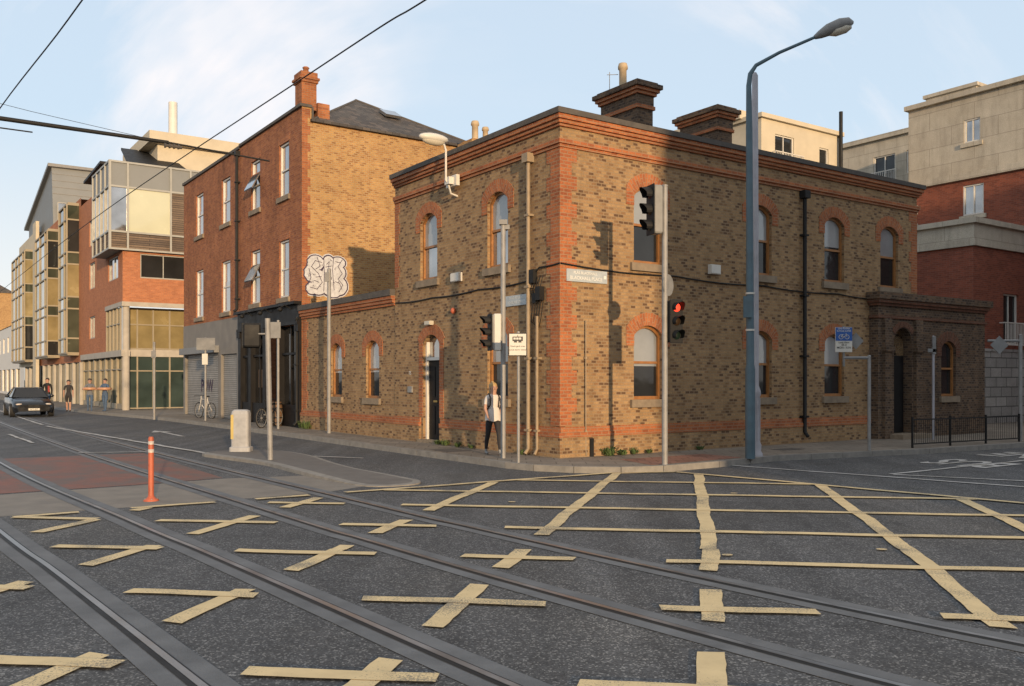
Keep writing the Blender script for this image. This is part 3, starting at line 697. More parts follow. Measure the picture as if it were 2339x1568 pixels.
for z in(.2,2.3,3.55,4.9,5.8): mb.pbox(PC,-1.0,6,z-.035,z+.035,.01,.06)
for a in(38.25,39.2,40.2,41.2,42.15): mb.pbox(ML,a-.04,a+.04,3.45,5.85,-.09,0)
for a in(38.25,39.7,41.3,43,44.8,46.6,48.5,50.6): mb.pbox(ML,a-.05,a+.05,.15,3.1,-.24,-.1)
mb.pbox(ML,38.2,42.2,4.9,4.97,-.09,-.02);mb.pbox(ML,38.2,50.7,.15,.45,-.24,-.12);mb.pbox(ML,38.2,50.7,2.35,2.42,-.24,-.12)
part("glazing_frame",mod,mb,TANF)
bx=MB();s0,s1,t0,t1,z0,z1=-2.05,5.0,37.3,42.2,8.95,13.7
BL_=Plane((s0,0,0),(0,1,0),(-1,0,0));BR_=Plane((0,t0,0),(1,0,0),(0,-1,0))
bx.cur=0;bx.panel(BR_,rect(s0,s1,z0,z0+.95));bx.panel(BL_,rect(t0,t1,z0,z0+.95))
bx.cur=1;bx.panel(BR_,rect(-1.15,1.12,z0+.95,12.35));
bx.cur=2;bx.panel(BR_,rect(s0,-1.15,z0+.95,12.35));bx.panel(BL_,rect(t0,t1,z0+.95,12.35))
bx.cur=3;bx.panel(BR_,rect(s0,s1,12.35,z1));bx.panel(BL_,rect(t0,t1,12.35,z1));
bx.cur=0;bx.panel(BR_,rect(1.12,s1,z0+.95,12.35))
bx.cur=3;bx.face([(s0,t0,z0),(s1,t0,z0),(s1,t1,z0),(s0,t1,z0)]);bx.face([(s0,t0,z1),(s1,t0,z1),(s1,t1,z1),(s0,t1,z1)]);bx.face([(s0,t1,z0),(s1,t1,z0),(s1,t1,z1),(s0,t1,z1)])
cb=part("corner_glass_box",mod,bx,[SLAT,PANG,GLSKY,CLAD])
mb=MB()
for a in(s0,-1.15,1.12,2.2): mb.pbox(BR_,a-.05,a+.05,z0-.05,z1+.05,.002,.08)
for a in(t0,t0+1.2,t0+2.45,t0+3.7,t1): mb.pbox(BL_,a-.05,a+.05,z0-.05,z1+.05,.002,.08)
for z in(z0,z0+.95,12.35,z1): mb.pbox(BR_,s0,s1,z-.05,z+.05,.003,.07);mb.pbox(BL_,t0,t1,z-.05,z+.05,.003,.07)
part("frame",cb,mb,ALU)
mb=MB();mb.box(2.2,8.5,45,52,13.4,17.0);mb.box(1.6,9,44.5,52.5,16.9,17.6);part("roof_plant_room",mod,mb,CREAM)
mb=MB();mb.hexa([(-1.9,41,14.3),(4.0,41,14.3),(4,49,14.6),(-1.5,49,14.6),(-1.9,41,14.45),(4.0,41,14.45),(4,49,14.75),(-1.5,49,14.75)]);mb.hexa([(0,43,14.9),(3.5,43,14.9),(3.5,48,16.9),(.6,48,16.9),(0,43,15.05),(3.5,43,15.05),(3.5,48,17.05),(.6,48,17.05)])
for a in(42,45,48): mb.cyl((-.9,a,13.4),(-.9,a,14.4),.06)
part("roof_canopy",mod,mb,BLKM)
mb=MB();mb.cyl((3.4,46,17.6),(3.4,46,20.0),.28,n=14);part("flue",mod,mb,WHITE)
def bay(ts,z0,z1,proj,nm,rows):
    mb=MB();PB=Plane((-1.37-proj,0,0),(0,1,0),(-1,0,0));PE=Plane((0,ts[0],0),(1,0,0),(0,-1,0))
    zs=[z0+(z1-z0)*r for r in rows];t0,t1=ts[0],ts[-1]
    for i in range(len(ts)-1):
        for j in range(len(zs)-1):
            mb.cur=random.choice([0,1,1,1,4,2]);mb.panel(PB,rect(ts[i],ts[i+1],zs[j],zs[j+1]))
    for j in range(len(zs)-1):
        mb.cur=random.choice([0,1,1,4]);mb.panel(PE,rect(-1.37-proj,-1.37,zs[j],zs[j+1]))
    mb.cur=3
    for a in ts: mb.pbox(PB,a-.05,a+.05,z0,z1,.002,.09)
    for c in zs: mb.pbox(PB,t0,t1,c-.05,c+.05,.003,.08);mb.pbox(PE,-1.37-proj,-1.37,c-.05,c+.05,.003,.05)
    mb.box(-1.37-proj,-1.3,t0,t1,z1,z1+.15);mb.box(-1.37-proj,-1.3,t0,t1,z0-.15,z0)
    part(nm,mod,mb,[PANY,GLGRN,GLSKY,TANF,GLASS])
bay([51.5,52.6,55.0],3.6,13.6,.7,"oriel_bay",(0,.1,.3,.38,.6,.68,.9,1))
bay([60,61.2,64.2,66.8],3.6,13.0,.8,"oriel_bay",(0,.12,.32,.4,.62,.7,.92,1))
mb=MB();mb.panel(ML,rect(50.7,72,3.0,14.0),d=-.003);mb.face([(-1.37,50.7,13.9),(6,50.7,13.9),(6,72,13.9),(-1.37,72,13.9)]);part("brick_wall",mod,mb,MODB)
for q in((57.0,58.4,4.6,6.2),(57.0,58.4,7.6,9.2),(57.0,58.4,10.6,12.2),(68.2,69.6,4.6,6.2),(68.2,69.6,7.6,9.2),(68.2,69.6,10.6,12.2)):
    window(mod,Plane((-1.5,0,0),(0,1,0),(-1,0,0)),*q,0,fm=TANF,gm=GLASS,rails=(),mull=(.5,),dep=.1)
mb=MB();mb.panel(ML,rect(50.7,84,.1,3.0),d=-.2);part("ground_floor_glazing",mod,mb,SHOPG)
for a in range(51,84,3):
    mb=MB();mb.pbox(ML,a,a+.25,.1,3.0,-.18,.02);part("pier",mod,mb,CONC)
mb=MB();mb.box(-1.6,5,72,84,3,14.6);mb.box(-1.8,-1.55,70,72,0,15.2);part("pale_end_bay",mod,mb,CREAM)
bay([73,74.5,77.5,80,83],3.5,13.0,.9,"oriel_bay",(0,.12,.32,.4,.62,.7,.92,1))
mb=MB();mb.hexa([(-1.2,64.5,13.9),(3.4,64.5,13.9),(3.4,80,13.9),(-1.2,80,13.9),(-1.2,65.5,19.0),(3.4,65.5,19.0),(3.4,80,16.2),(-1.2,80,16.2)])
part("zinc_roof_storey",mod,mb,CLAD)
mb=MB();mb.hexa([(-1.5,65.2,18.95),(3.5,65.2,19.0),(3.5,81,15.9),(-1.5,81,15.9),(-1.5,65.2,19.2),(3.5,65.2,19.2),(3.5,81,16.15),(-1.5,81,16.15)]);part("roof_edge",mod,mb,GREYP)
PZ=Plane((0,64.55,0),(1,0,0),(0,-1,0))
window(mod,PZ,-.9,1.6,14.1,16.0,0,fm=ALU,gm=GLSKY,rails=(),mull=(.25,.5,.75),dep=.02)
mb=MB()
for k in range(1,5):
    z=16.2+k*.55;yo=64.5+(z-13.9)/5.1
    mb.box(-1.2,3.4,yo-.03,yo-.005,z,z+.05)
part("cladding_seams",mod,mb,GREYP)

f1=thing("white_painted_house","two-storey white painted shop house at the far street end","building",(*O,0),TH)
mb=MB();mb.panel(PL,rect(90,150,0,8.0),[rect(95+k*5,96.6+k*5,5,6.8) for k in range(10)]+[rect(94+k*5,97.5+k*5,.4,3) for k in range(10)],d=.5,reveal=.2);mb.face([(-.5,90,0),(7,90,0),(7,90,8),(-.5,90,8)]);part("wall",f1,mb,WHITE)
mb=MB();mb.panel(PL,rect(90,150,0,7.9),d=.25);part("glazing",f1,mb,GLASS)
mb=MB();mb.face([(-.6,90,8),(4,90,10),(4,150,10),(-.6,150,8)]);mb.face([(7,90,8),(4,90,10),(4,150,10),(7,150,8)]);part("roof",f1,mb,SLATE)
f2=thing("brick_house","old brick house with a wide chimney at the street end","building",(*O,0),TH)
mb=MB();mb.box(-3,6,165,185,0,17);part("wall",f2,mb,GOLD);mb=MB();mb.box(-2.5,2,166,168,17,20.5);mb.box(-2.8,2.3,165.7,168.3,20.5,21);part("chimney",f2,mb,ORNG)
mb=MB();mb.hexa([(-3.2,164.8,17),(6.2,164.8,17),(6.2,185,17),(-3.2,185,17),(1,166,19.5),(2,166,19.5),(2,185,19.5),(1,185,19.5)]);part("roof",f2,mb,SLATE)

# ================================================================ RIGHT BACKGROUND BLOCKS
rb=thing("red_brick_apartment_block","red brick apartment block with cream stone upper storeys and small balconies","building",(*O,0),TH)
P26=Plane((26,0,0),(0,1,0),(-1,0,0));P22=Plane((22,0,0),(0,1,0),(-1,0,0));PT=Plane((0,2.88,0),(1,0,0),(0,-1,0))
hs1=[(4.75,5.45,11.9,12.9)];hs2=[(4.6,5.5,8.8,10.1)]
mb=MB();mb.panel(P26,rect(-12,8,10.6,13.9),[rect(*q) for q in hs1]+[rect(-1,.2,12,13.3)],reveal=.15)
mb.face([(26,8,10.6),(32,8,10.6),(32,8,13.9),(26,8,13.9)]);mb.face([(26,-12,10.6),(36,-12,10.6),(36,-12,13.9),(26,-12,13.9)])
mb.box(25.85,32,-12,8.1,10.35,10.65);mb.box(25.8,32,-12,8.1,13.9,14.1)
mb.box(26.9,33,5.4,7.7,14.1,14.55);mb.box(26.8,33,5.3,7.8,14.55,14.7)
mb.box(27.5,33,-12,3.6,14.1,14.8)
part("cream_stone_storey",rb,mb,CRST)
mb=MB();mb.panel(P26,rect(-12,8,0,10.35),[rect(*q) for q in hs2]+[rect(-1,.2,8.6,10.2)],reveal=.15);mb.face([(26,8,0),(34,8,0),(34,8,10.35),(26,8,10.35)]);mb.face([(26,-12,0),(36,-12,0),(36,-12,10.35),(26,-12,10.35)])
mb.panel(P22,rect(2.88,12,0,6.9));mb.panel(PT,rect(22,26,2.9,6.9),[rect(24.2,25.4,3.2,5.2)],reveal=.2)
part("red_brick_wall",rb,mb,CRIM)
mb=MB();mb.box(21.9,26,2.78,12,6.9,7.15);mb.box(21.95,26,2.83,12,7.15,7.75);mb.box(21.8,26,2.68,12,7.75,7.95);part("stone_parapet",rb,mb,CRST)
mb=MB();mb.panel(PT,rect(22,26,0,2.9),d=.03);mb.face([(21.97,2.85,0),(21.97,12,0),(21.97,12,2.9),(21.97,2.85,2.9)]);mb.box(22,26,2.8,2.9,2.9,3.0)
part("rusticated_base",rb,mb,GRST)
mb=MB()
for k in range(8): mb.pbox(P26,7.7-.15*(k%2),8.03,7.2+k*.4,7.6+k*.4,-.02,.03)
part("quoin",rb,mb,CRST)
for q in hs1+hs2+[(-1,.2,12,13.3),(-1,.2,8.6,10.2)]: window(rb,P26,*q,0,fm=WHITE,gm=GLSKY,rails=(),mull=(.5,),dep=.1,sill=CRST)
window(rb,PT,24.2,25.4,3.2,5.2,0,fm=WHITE,gm=GLASS,rails=(),mull=(.5,),dep=.15)
def balc(P,a,b,z,h=.9,name="balcony_railing",par=None):
    mb=MB();mb.pbox(P,a,b,z+h-.04,z+h,.22,.27);mb.pbox(P,a,b,z,z+.04,.22,.27)
    n=int((b-a)/.11)
    for k in range(n+1): u=a+(b-a)*k/n;mb.pbox(P,u-.012,u+.012,z,z+h,.235,.255)
    mb.pbox(P,a,a+.03,z+h-.04,z+h,0,.24);mb.pbox(P,b-.03,b,z+h-.04,z+h,0,.24)
    part(name,par,mb,WHITE)
balc(PT,23.9,25.8,3.15,par=rb)
P32=Plane((33,0,0),(0,1,0),(-1,0,0))
sb=thing("cream_stone_apartment_block","pale stone apartment block with french window balconies","building",(*O,0),TH)
mb=MB();mb.panel(P32,rect(8,19,0,15.0),[rect(13.1,14.4,12.3,14.1),rect(11.9,12.45,12.9,14.1)],reveal=.15);mb.box(32.8,40,8,19.2,15.0,15.25)
mb.face([(33,8,0),(40,8,0),(40,8,15),(33,8,15)]);mb.face([(33,19,0),(40,19,0),(40,19,15),(33,19,15)])
part("wall",sb,mb,CRST)
window(sb,P32,13.1,14.4,12.3,14.1,0,fm=WHITE,rails=(),mull=(.5,),dep=.12);window(sb,P32,11.9,12.45,12.9,14.1,0,fm=WHITE,rails=(),dep=.12)
balc(P32,12.9,14.6,12.3,par=sb)
cb2=thing("cream_rendered_apartment_block","cream rendered apartment block behind the corner building roof","building",(*O,0),TH)
P12=Plane((0,12,0),(1,0,0),(0,-1,0))
mb=MB();mb.panel(P12,rect(20.8,26.6,0,13.9),[rect(21.75,23.1,11.9,13.15),rect(25.0,25.7,11.8,13.0)],reveal=.15)
mb.face([(20.8,12,0),(20.8,20,0),(20.8,20,13.9),(20.8,12,13.9)]);mb.box(20.65,26.75,11.85,20,13.75,13.95);mb.face([(26.6,12,0),(26.6,20,0),(26.6,20,13.9),(26.6,12,13.9)])
mb.box(20.5,21.3,13,20,13.9,14.3)
part("wall",cb2,mb,CREAM)
window(cb2,P12,21.75,23.1,11.9,13.15,0,fm=WHITE,rails=(),mull=(.5,),dep=.12);window(cb2,P12,25.0,25.7,11.8,13.0,0,fm=WHITE,rails=(),dep=.12)
balc(P12,21.5,23.5,11.6,.7,par=cb2)
mb=MB();mb.cyl((26.4,11.8,9),(26.4,11.8,14.9),.09);part("flue_pipe",cb2,mb,BLKM)

VS=Vector((.33,-.94)).normalized()
opp=thing("unseen_shade_block","plain tall brick block added out of view to shade the right facade","building",(14.35,-10,0),math.atan2(VS.x,-VS.y))  # unseen block, added and aligned with the sun to shade the right facade
mb=MB();mb.box(0,34,-16,0,0,15);part("wall",opp,mb,CRIM)
mb=MB();mb.box(0.01,34.15,-16.1,.15,15,15.4);part("coping",opp,mb,STONE)
for k in range(6):
    for z in(1.5,5,8.5,12): window(opp,Plane((0,.16,0),(1,0,0),(0,1,0)),2+k*5.3,4+k*5.3,z,z+2,0,fm=WHITE,dep=.12)

# ================================================================ GROUND
def catmull(pts,n=10):
    out=[];P=[Vector(p) for p in pts];P=[P[0]*2-P[1]]+P+[P[-1]*2-P[-2]]
    for i in range(1,len(P)-2):
        for k in range(n):
            t=k/n;a,b,c,d=P[i-1],P[i],P[i+1],P[i+2]
            out.append(.5*((2*b)+(c-a)*t+(2*a-5*b+4*c-d)*t*t+(3*b-a-3*c+d)*t**3))
    out.append(P[-2]);return out
def offs(pts,o):
    out=[]
    for i,p in enumerate(pts):
        a=pts[max(i-1,0)];b=pts[min(i+1,len(pts)-1)];t=(b-a).normalized()
        out.append(p+Vector((t.y,-t.x))*o)
    return out
def ribbon(mb,pts,o0,o1,z):
    A=offs(pts,o0);B=offs(pts,o1)
    for i in range(len(pts)-1):
        mb.face([(A[i].x,A[i].y,z),(B[i].x,B[i].y,z),(B[i+1].x,B[i+1].y,z),(A[i+1].x,A[i+1].y,z)])
r4=catmull([(-100,155),(-59.2,95.1),(-25.2,45.7),(-10.9,25.1),(-2.09,13.04),(-.53,10.99),(1.07,8.94),(2.80,6.86),(3.55,6.02),(5.75,3.75),(8.8,.9),(15,-4)])
r2=catmull([(-101,149.5),(-59.6,89.3),(-25.6,39.9),(-11.09,19.49),(-4.85,11.43),(-3.28,9.47),(-1.68,7.43),(-.05,5.34),(1.25,3.75),(4.1,.4),(8.8,-4.7)])
r3=offs(r4,1.435);r1=offs(r2,1.435)
rails=[r1,r2,r3,r4]
mb=MB();S=2500;mb.face([(-S,-S,-.03),(S,-S,-.03),(S,S,-.03),(-S,S,-.03)]);setting("ground",mb,DIRT)
mb=MB();mb.face([(-220,-90,0),(160,-90,0),(160,260,0),(-220,260,0)]);setting("road",mb,ASPH)
TBM=M("track_edge_concrete",(.125,.131,.137),.82,var=.4,scale=2.2,bump=.5,bscale=70.)
mb=MB()
for r in rails: ribbon(mb,r,-.19,.20,.006)
setting("track_bed",mb,TBM)
for r in rails:
    mb=MB();mb.cur=0;ribbon(mb,r,-.030,.020,.013);mb.cur=1;ribbon(mb,r,.020,.062,.010);mb.cur=1;ribbon(mb,r,-.045,-.030,.0095)
    solo("tram_rail","polished grooved steel tram rail set flush in the road","tram rail",mb,[STEEL,BLKM],group="tram rails crossing the junction")
def poly(mb,pts,z): 
    pts=[Vector((a,b,0)) for a,b in pts]
    for t in tessellate_polygon([pts]): mb.face([(pts[i].x,pts[i].y,z) for i in t])
mb=MB();poly(mb,[(-11.8,20.4),(-9.0,22.0),(-5.3,16.5),(-6.4,15.4),(-8.2,14.1),(-10.5,17.6)],.004);setting("red_road_surfacing",mb,REDS)
mb=MB();poly(mb,[(-8.1,14.0),(-6.4,15.3),(-5.2,16.4),(-3.9,16.9),(-2.5,15.2),(-3.0,14.35),(-5.4,12.7),(-7.4,11.4),(-10,13)],.002);setting("pale_road_surfacing",mb,BEIG)
mb=MB();poly(mb,[(1.4,11.2),(3.9,10.3),(4.8,12.9),(2.2,13.6)],.003);poly(mb,[(5.3,5.6),(8.4,4.4),(9.2,6.4),(6.2,7.5)],.003);setting("asphalt_repair_patches",mb,ASPD)

def segd(p,a,b):
    ab=b-a;t=max(0,min(1,(p-a).dot(ab)/ab.length_squared));return (p-a-ab*t).length
near=[[q for q in r if q.y<30 and q.y>-6] for r in rails]
def blocked(p): 
    for r in near:
        for i in range(len(r)-1):
            if abs(r[i].x-p.x)+abs(r[i].y-p.y)<6 and segd(p,r[i],r[i+1])<.28: return True
    return False
def inside(p): return p.y<12.47+.66*(p.x+5.37)-.02 and p.y<17.46-1.045*(p.x-3.18)-.02 and p.y>2.2 and p.y<17.3
ym=MB()
def mark(a,b,w,clip=True,ins=True,mbx=None,z=.014):
    mbx=mbx or ym
    a=Vector(a);b=Vector(b);L=(b-a).length;n=max(2,int(L/.06));t=(b-a)/L;nn=Vector((-t.y,t.x))
    runs=[];cur=[]
    ph=R()*9
    for i in range(n+1):
        p=a.lerp(b,i/n)
        ok=(not ins or inside(p)) and (not clip or not blocked(p))
        if ok: cur.append(i/n*L)
        else:
            if len(cur)>3: runs.append(cur)
            cur=[]
    if len(cur)>3: runs.append(cur)
    for c in runs:
        l0,l1=c[0],c[-1];m=max(1,int((l1-l0)/.12));prev=None
        for k in range(m+1):
            l=l0+(l1-l0)*k/m;wob=.012*math.sin(l*2.1+ph)+.006*math.sin(l*5+ph);w1=w/2*(1+.05*math.sin(l*3.3+ph*2))+.010*(R()-.5);w2=w/2+.010*(R()-.5)
            p=a+t*l+nn*wob
            sk=.03*(R()-.5) if k in(0,m) else 0
            q=(p-nn*w1+t*sk,p+nn*w2-t*sk)
            if prev: mbx.face([(prev[0].x,prev[0].y,z),(q[0].x,q[0].y,z),(q[1].x,q[1].y,z),(prev[1].x,prev[1].y,z)])
            prev=q
for c0,c1 in((-10.0,-10.0),(-8.07,-8.0),(-6.17,-6.1),(-4.08,-3.98),(-2.13,-2.02),(.0,-.42),(2.12,1.6),(3.72,3.55),(5.6,5.5)):
    def X(y): return .233*y+c0+(c1-c0)*max(0,min(1.3,(y-6.5)/10))
    mark((X(2.2),2.2),(X(9.5),9.5),.175);mark((X(9.5),9.5),(X(17.3),17.3),.175)
for k in(3.5,5.33,7.21,9.07,10.89,12.68,14.35,16.05):
    mark((-11,k+1.375),(11,k-1.375),.16,z=.0175)
mark((-8,10.73),(1.92,17.28),.14,ins=False,z=.0195)
mark((1.92,17.28),(3.18,17.46),.14,ins=False,z=.0195)
mark((3.18,17.46),(10.5,9.8),.14,ins=False,z=.0195)
for (x,y) in((3.9,9.5),(2.2,9.2),(5.4,7.6),(.0,13.2),(-1.3,12.9),(3.5,14.2),(6.5,9.6)):
    ym.face([(x+.06*math.cos(a*.9),y+.05*math.sin(a*.9),.014) for a in range(7)])
setting("box_junction_markings",ym,YEL)
wm=MB()
mark((4.4,19.0),(9.8,13.9),.12,False,False,wm,.012);mark((7.2,17.1),(13.0,21.1),.10,False,False,wm,.0125);mark((7.2,17.0),(12.2,14.2),.1,False,False,wm,.013)
mark((-17.9,34.6),(-7.2,21.6),.14,False,False,wm,.02);mark((-35,60),(-18.5,35.5),.12,False,False,wm,.02)
mark((-4.9,21.2),(-3.4,20.6),.12,False,False,wm,.012);mark((-10.6,22.0),(-9.0,22.3),.12,False,False,wm,.02)
mark((-16.5,29.5),(-13.5,25.4),.1,False,False,wm,.02)
ax=ST(-4.2,14);bx_=ST(-4.2,17);mark(ax,bx_,.12,False,False,wm,.012)
q=[ST(-4.2,17.9),ST(-4.55,16.8),ST(-3.85,16.8)];wm.face([(a,b,.012) for a,b in q])
setting("white_road_markings",wm,WHT)
for i,(w,s_) in enumerate((("BUS",7.3),("LANE",10.3))):
    me=text_mesh(w,1.0,.02)
    for v in me.vertices:
        x,y=v.co.x,v.co.y;p=ST(s_-y*2.1,-5.0-x*-.9) ;v.co=(p[0],p[1],.012)
    me.materials.clear();me.materials.append(WHT)
    o=bpy.data.objects.new("road_lettering",me);COL.objects.link(o);o["kind"]="structure"
edge=[(-3.6,140),(-3.4,45),(-3.0,36),(-1.75,26),(-1.4,12),(-1.4,-.2),(-1.25,-.9),(-.85,-1.6),(-.2,-2.15),(.6,-2.4),(2.2,-2.35),(4.4,-2.1),(9,-2.9),(14,-3.25),(20,-3.4),(60,-3.6)]
ew=[ST(*e) for e in edge]
mb=MB();H=.12
poly(mb,ew+[ST(60,140)],H);setting("pavement",mb,PAVE)
mb=MB()
E=[Vector(p) for p in ew]
K0=offs(E,-.001);K1=offs(E,.15)
if K1[5].length>K0[5].length: K1=offs(E,-.15);K0=offs(E,.001)
for i in range(len(E)-1):
    a0,a1,b0,b1=K0[i],K0[i+1],K1[i],K1[i+1]
    n=max(1,int((a1-a0).length/.9))
    for k in range(n):
        f0=k/n;f1=(k+1)/n-.012/max((a1-a0).length,.1)
        p=[a0.lerp(a1,f0),a0.lerp(a1,f1),b0.lerp(b1,f1),b0.lerp(b1,f0)]
        h=.124+.004*R()
        mb.hexa([(q.x,q.y,-.01) for q in p]+[(q.x,q.y,h) for q in p])
setting("kerb",mb,KERB)
mb=MB();poly(mb,[ST(.5,-2.3),ST(3.3,-2.15),ST(3.3,-1.0),ST(.8,-1.0)],.1245);setting("tactile_paving",mb,TACT)
mb=MB();poly(mb,[ST(-1.2,3.6),ST(-.5,3.6),ST(-.5,2.7),ST(-1.2,2.7)],.1245);poly(mb,[ST(5.6,-1.4),ST(6.4,-1.4),ST(6.4,-1.0),ST(5.6,-1.0)],.1245);setting("access_covers",mb,COPE)
mb=MB();poly(mb,[(4.5,7.45),(5.4,7.35),(5.5,8.0),(4.6,8.1)],.007);setting("manhole_cover",mb,COPE)
isl=[(-7.2,21.9),(-5.95,22.2),(-4.7,20.8),(-3.7,18.8),(-2.9,17.4),(-2.0,16.3),(-1.6,15.75),(-1.75,15.3),(-2.45,15.15),(-3.3,16.1),(-4.1,17.2),(-5.2,18.9),(-6.5,20.3),(-7.3,21.2)]
isl=[(v.x,v.y) for v in catmull(isl+[isl[0]],4)][:-1]
mb=MB();n=len(isl);inn=[];I2=[Vector(p) for p in isl];IH=.085
for i in range(n):
    t=(I2[(i+1)%n]-I2[i-1]).normalized();inn.append(I2[i]+Vector((t.y,-t.x))*.14)
for i in range(n):
    j=(i+1)%n
    mb.cur=0;a,b,ci,di=I2[i],I2[j],inn[j],inn[i]
    hh=[IH*max(.25,min(1,(p.y-14.6)/2.4)) for p in (a,b,ci,di)]
    mb.face([(a.x,a.y,0),(b.x,b.y,0),(b.x,b.y,hh[1]*.8),(a.x,a.y,hh[0]*.8)])
    mb.face([(a.x,a.y,hh[0]*.8),(b.x,b.y,hh[1]*.8),(ci.x,ci.y,hh[2]),(di.x,di.y,hh[3])])
mb.cur=1
pp=[Vector((v.x,v.y,0)) for v in inn]
for t in tessellate_polygon([pp]): mb.face([(pp[i].x,pp[i].y,IH*max(.25,min(1,(pp[i].y-14.6)/2.4))) for i in t])
setting("traffic_island",mb,[KERB,M("island_asphalt_infill",(.13,.12,.11),.85,var=.3,scale=3.,bump=.4)])

# ================================================================ STREET FURNITURE
FX=Plane((0,0,0),(1,0,0),(0,-1,0))
lp=thing("street_lamp","tall blue-grey steel street lamp with swan-neck arm and oval lantern","street lamp",(5.08,19.2,.12),-.12)
mb=MB();mb.tube([(0,0,0),(0,0,1.9),(0,0,2.0),(-.02,0,7.0),(-.03,0,7.95),(.0,0,8.2),(.12,0,8.38),(.6,0,8.63),(1.4,0,8.95)],[.105,.105,.085,.07,.055,.05,.042,.036,.032],12)
mb.box(-.16,.02,-.16,-.08,3.0,3.45)
part("pole",lp,mb,BLUEP)
mb=MB();mb.tube([(0,0,3.5),(0,0,3.54)],.098,12);part("strap",lp,mb,SIGNW)
mb=MB();mb.tube([(0,0,2.72),(0,0,2.76)],.098,12);part("strap",lp,mb,SIGNW)
mb=MB();mb.tube([(1.33,0,8.92),(1.45,0,8.98),(1.62,0,9.07),(1.85,0,9.16),(2.03,0,9.2),(2.12,0,9.2)],[.045,.09,.13,.14,.11,.03],12)
part("lantern",lp,mb,GREYP)
mb=MB();mb.tube([(1.6,0,8.99),(1.75,0,9.03),(1.95,0,9.09),(2.07,0,9.12)],[.05,.11,.11,.05],12);part("diffuser",lp,mb,LAMPG)
tp=thing("tram_wire_pole","pale lavender steel tram pole with a moulded fluted base","tram pole",(5.33,19.75,.12))
mb=MB();mb.lathe([(.17,0),(.17,.06),(.13,.12),(.14,.25),(.11,.32),(.105,1.3),(.13,1.36),(.12,1.45),(.085,1.55),(.08,4),(.065,8.35),(.03,8.42)],n=18);part("pole",tp,mb,LAVP)
mb=MB()
for k in range(9):
    a=2*math.pi*k/9;mb.cyl((.108*math.cos(a),.108*math.sin(a),.35),(.108*math.cos(a),.108*math.sin(a),1.28),.012,n=6)
part("fluting",tp,mb,LAVP)

def signal(parent,x,y,z0,rot,lit=None,white=False,h=.95,w=.30):
    Rm=Matrix.Rotation(rot,4,'Z')
    def T(mb): 
        mb.v=[tuple(Rm@Vector(v)+Vector((x,y,z0))) for v in mb.v];return mb
    mb=MB();mb.bbox(-w/2,w/2,-.09,.12,0,h,.03)
    hd=part("signal_head",parent,T(mb),SGREY if white else BLKM)
    mb=MB();mb.bbox(-w/2-.02,w/2+.02,-.10,-.08,-.02,h+.02,.008);part("front_plate",hd,T(mb),BLKM)
    for i,m in enumerate((LENSG,LENSA,LENSR if lit=='red' else LENSK)):
        zc=h*(i+.5)/3
        mb=MB();mb.ell((0,-.10,zc),(.095*h/.95+.005,.03,.095*h/.95+.005),14,8);part("lens",hd,T(mb),m)
        mb=MB();n=12
        for k in range(n):
            a0=math.radians(-35+250*k/n);a1=math.radians(-35+250*(k+1)/n);r=.118*h/.95
            p=lambda a,yy,rr=r:(rr*math.cos(a),yy,zc+rr*math.sin(a))
            dd=.22
            mb.face([p(a0,-.1),p(a1,-.1),p(a1,-.1-dd*(.55+.45*max(0,math.sin(a1)))),p(a0,-.1-dd*(.55+.45*max(0,math.sin(a0))))])
            mb.face([p(a0,-.1,r-.006),p(a1,-.1,r-.006),p(a1,-.1-dd*(.55+.45*max(0,math.sin(a1))),r-.006),p(a0,-.1-dd*(.55+.45*max(0,math.sin(a0))),r-.006)])
        part("visor",hd,T(mb),BLKM)
    return hd
sp=thing("traffic_signal","tall grey signal pole with two traffic light heads, one showing red","traffic light",(3.02,17.8,.12))
mb=MB();mb.cyl((0,0,0),(0,0,5.5),.057,n=14);mb.cyl((0,0,5.5),(0,0,5.53),.065);mb.tube([(0,0,5.35),(-.22,-.02,5.35)],.025,6);mb.tube([(0,0,4.72),(-.22,-.02,4.72)],.025,6);mb.tube([(0,0,3.1),(.2,0,3.1)],.02,6);mb.tube([(0,0,2.6),(.2,0,2.6)],.02,6);part("pole",sp,mb,GALV)
signal(sp,-.2,0,4.56,math.radians(-72),h=.95,w=.3,white=True)
signal(sp,.18,0,2.42,math.radians(22),lit='red',h=.82,w=.25)
mb=MB();dv=Vector((math.sin(math.radians(52)),-math.cos(math.radians(52)),0));c0=Vector((.075,.075,3.56));mb.cyl(c0,c0+dv*.012,.215,n=28);part("round_sign_back",sp,mb,GREYP)
s2=thing("traffic_signal","pale steel pole with side-facing traffic light and detector box","traffic light",(-.19,19.3,.12))
mb=MB();mb.cyl((0,0,0),(0,0,5.0),.055,n=14);mb.tube([(0,0,2.95),(-.2,0,2.95)],.02,6);mb.tube([(0,0,2.4),(-.2,0,2.4)],.02,6);part("pole",s2,mb,GALV)
mb=MB();mb.box(-.08,.09,-.1,.1,5.0,5.1);mb.box(-.02,.14,-.05,.05,4.9,5.0);part("detector_box",s2,mb,GREYP)
hd2=signal(s2,-.2,0,2.32,math.radians(-70),h=.75,w=.24,white=True)
mb=MB();mb.bbox(-.20,-.04,-.12,.10,2.30,3.09,.02);part("backing_case",s2,mb,SIGNW)
ts=thing("tram_warning_sign","white tram sign reading look both ways on a steel pole","sign",(.13,18.2,.12))
mb=MB();mb.cyl((0,0,0),(0,0,2.66),.03,n=12);part("pole",ts,mb,GALV)
mb=MB();mb.bbox(-.20,.17,-.06,-.035,2.16,2.62,.01);sg_=part("sign_panel",ts,mb,INK)
mb=MB();mb.box(-.185,.155,-.066,-.06,2.175,2.605);part("sign_face",sg_,mb,SIGNW)
mb=MB()
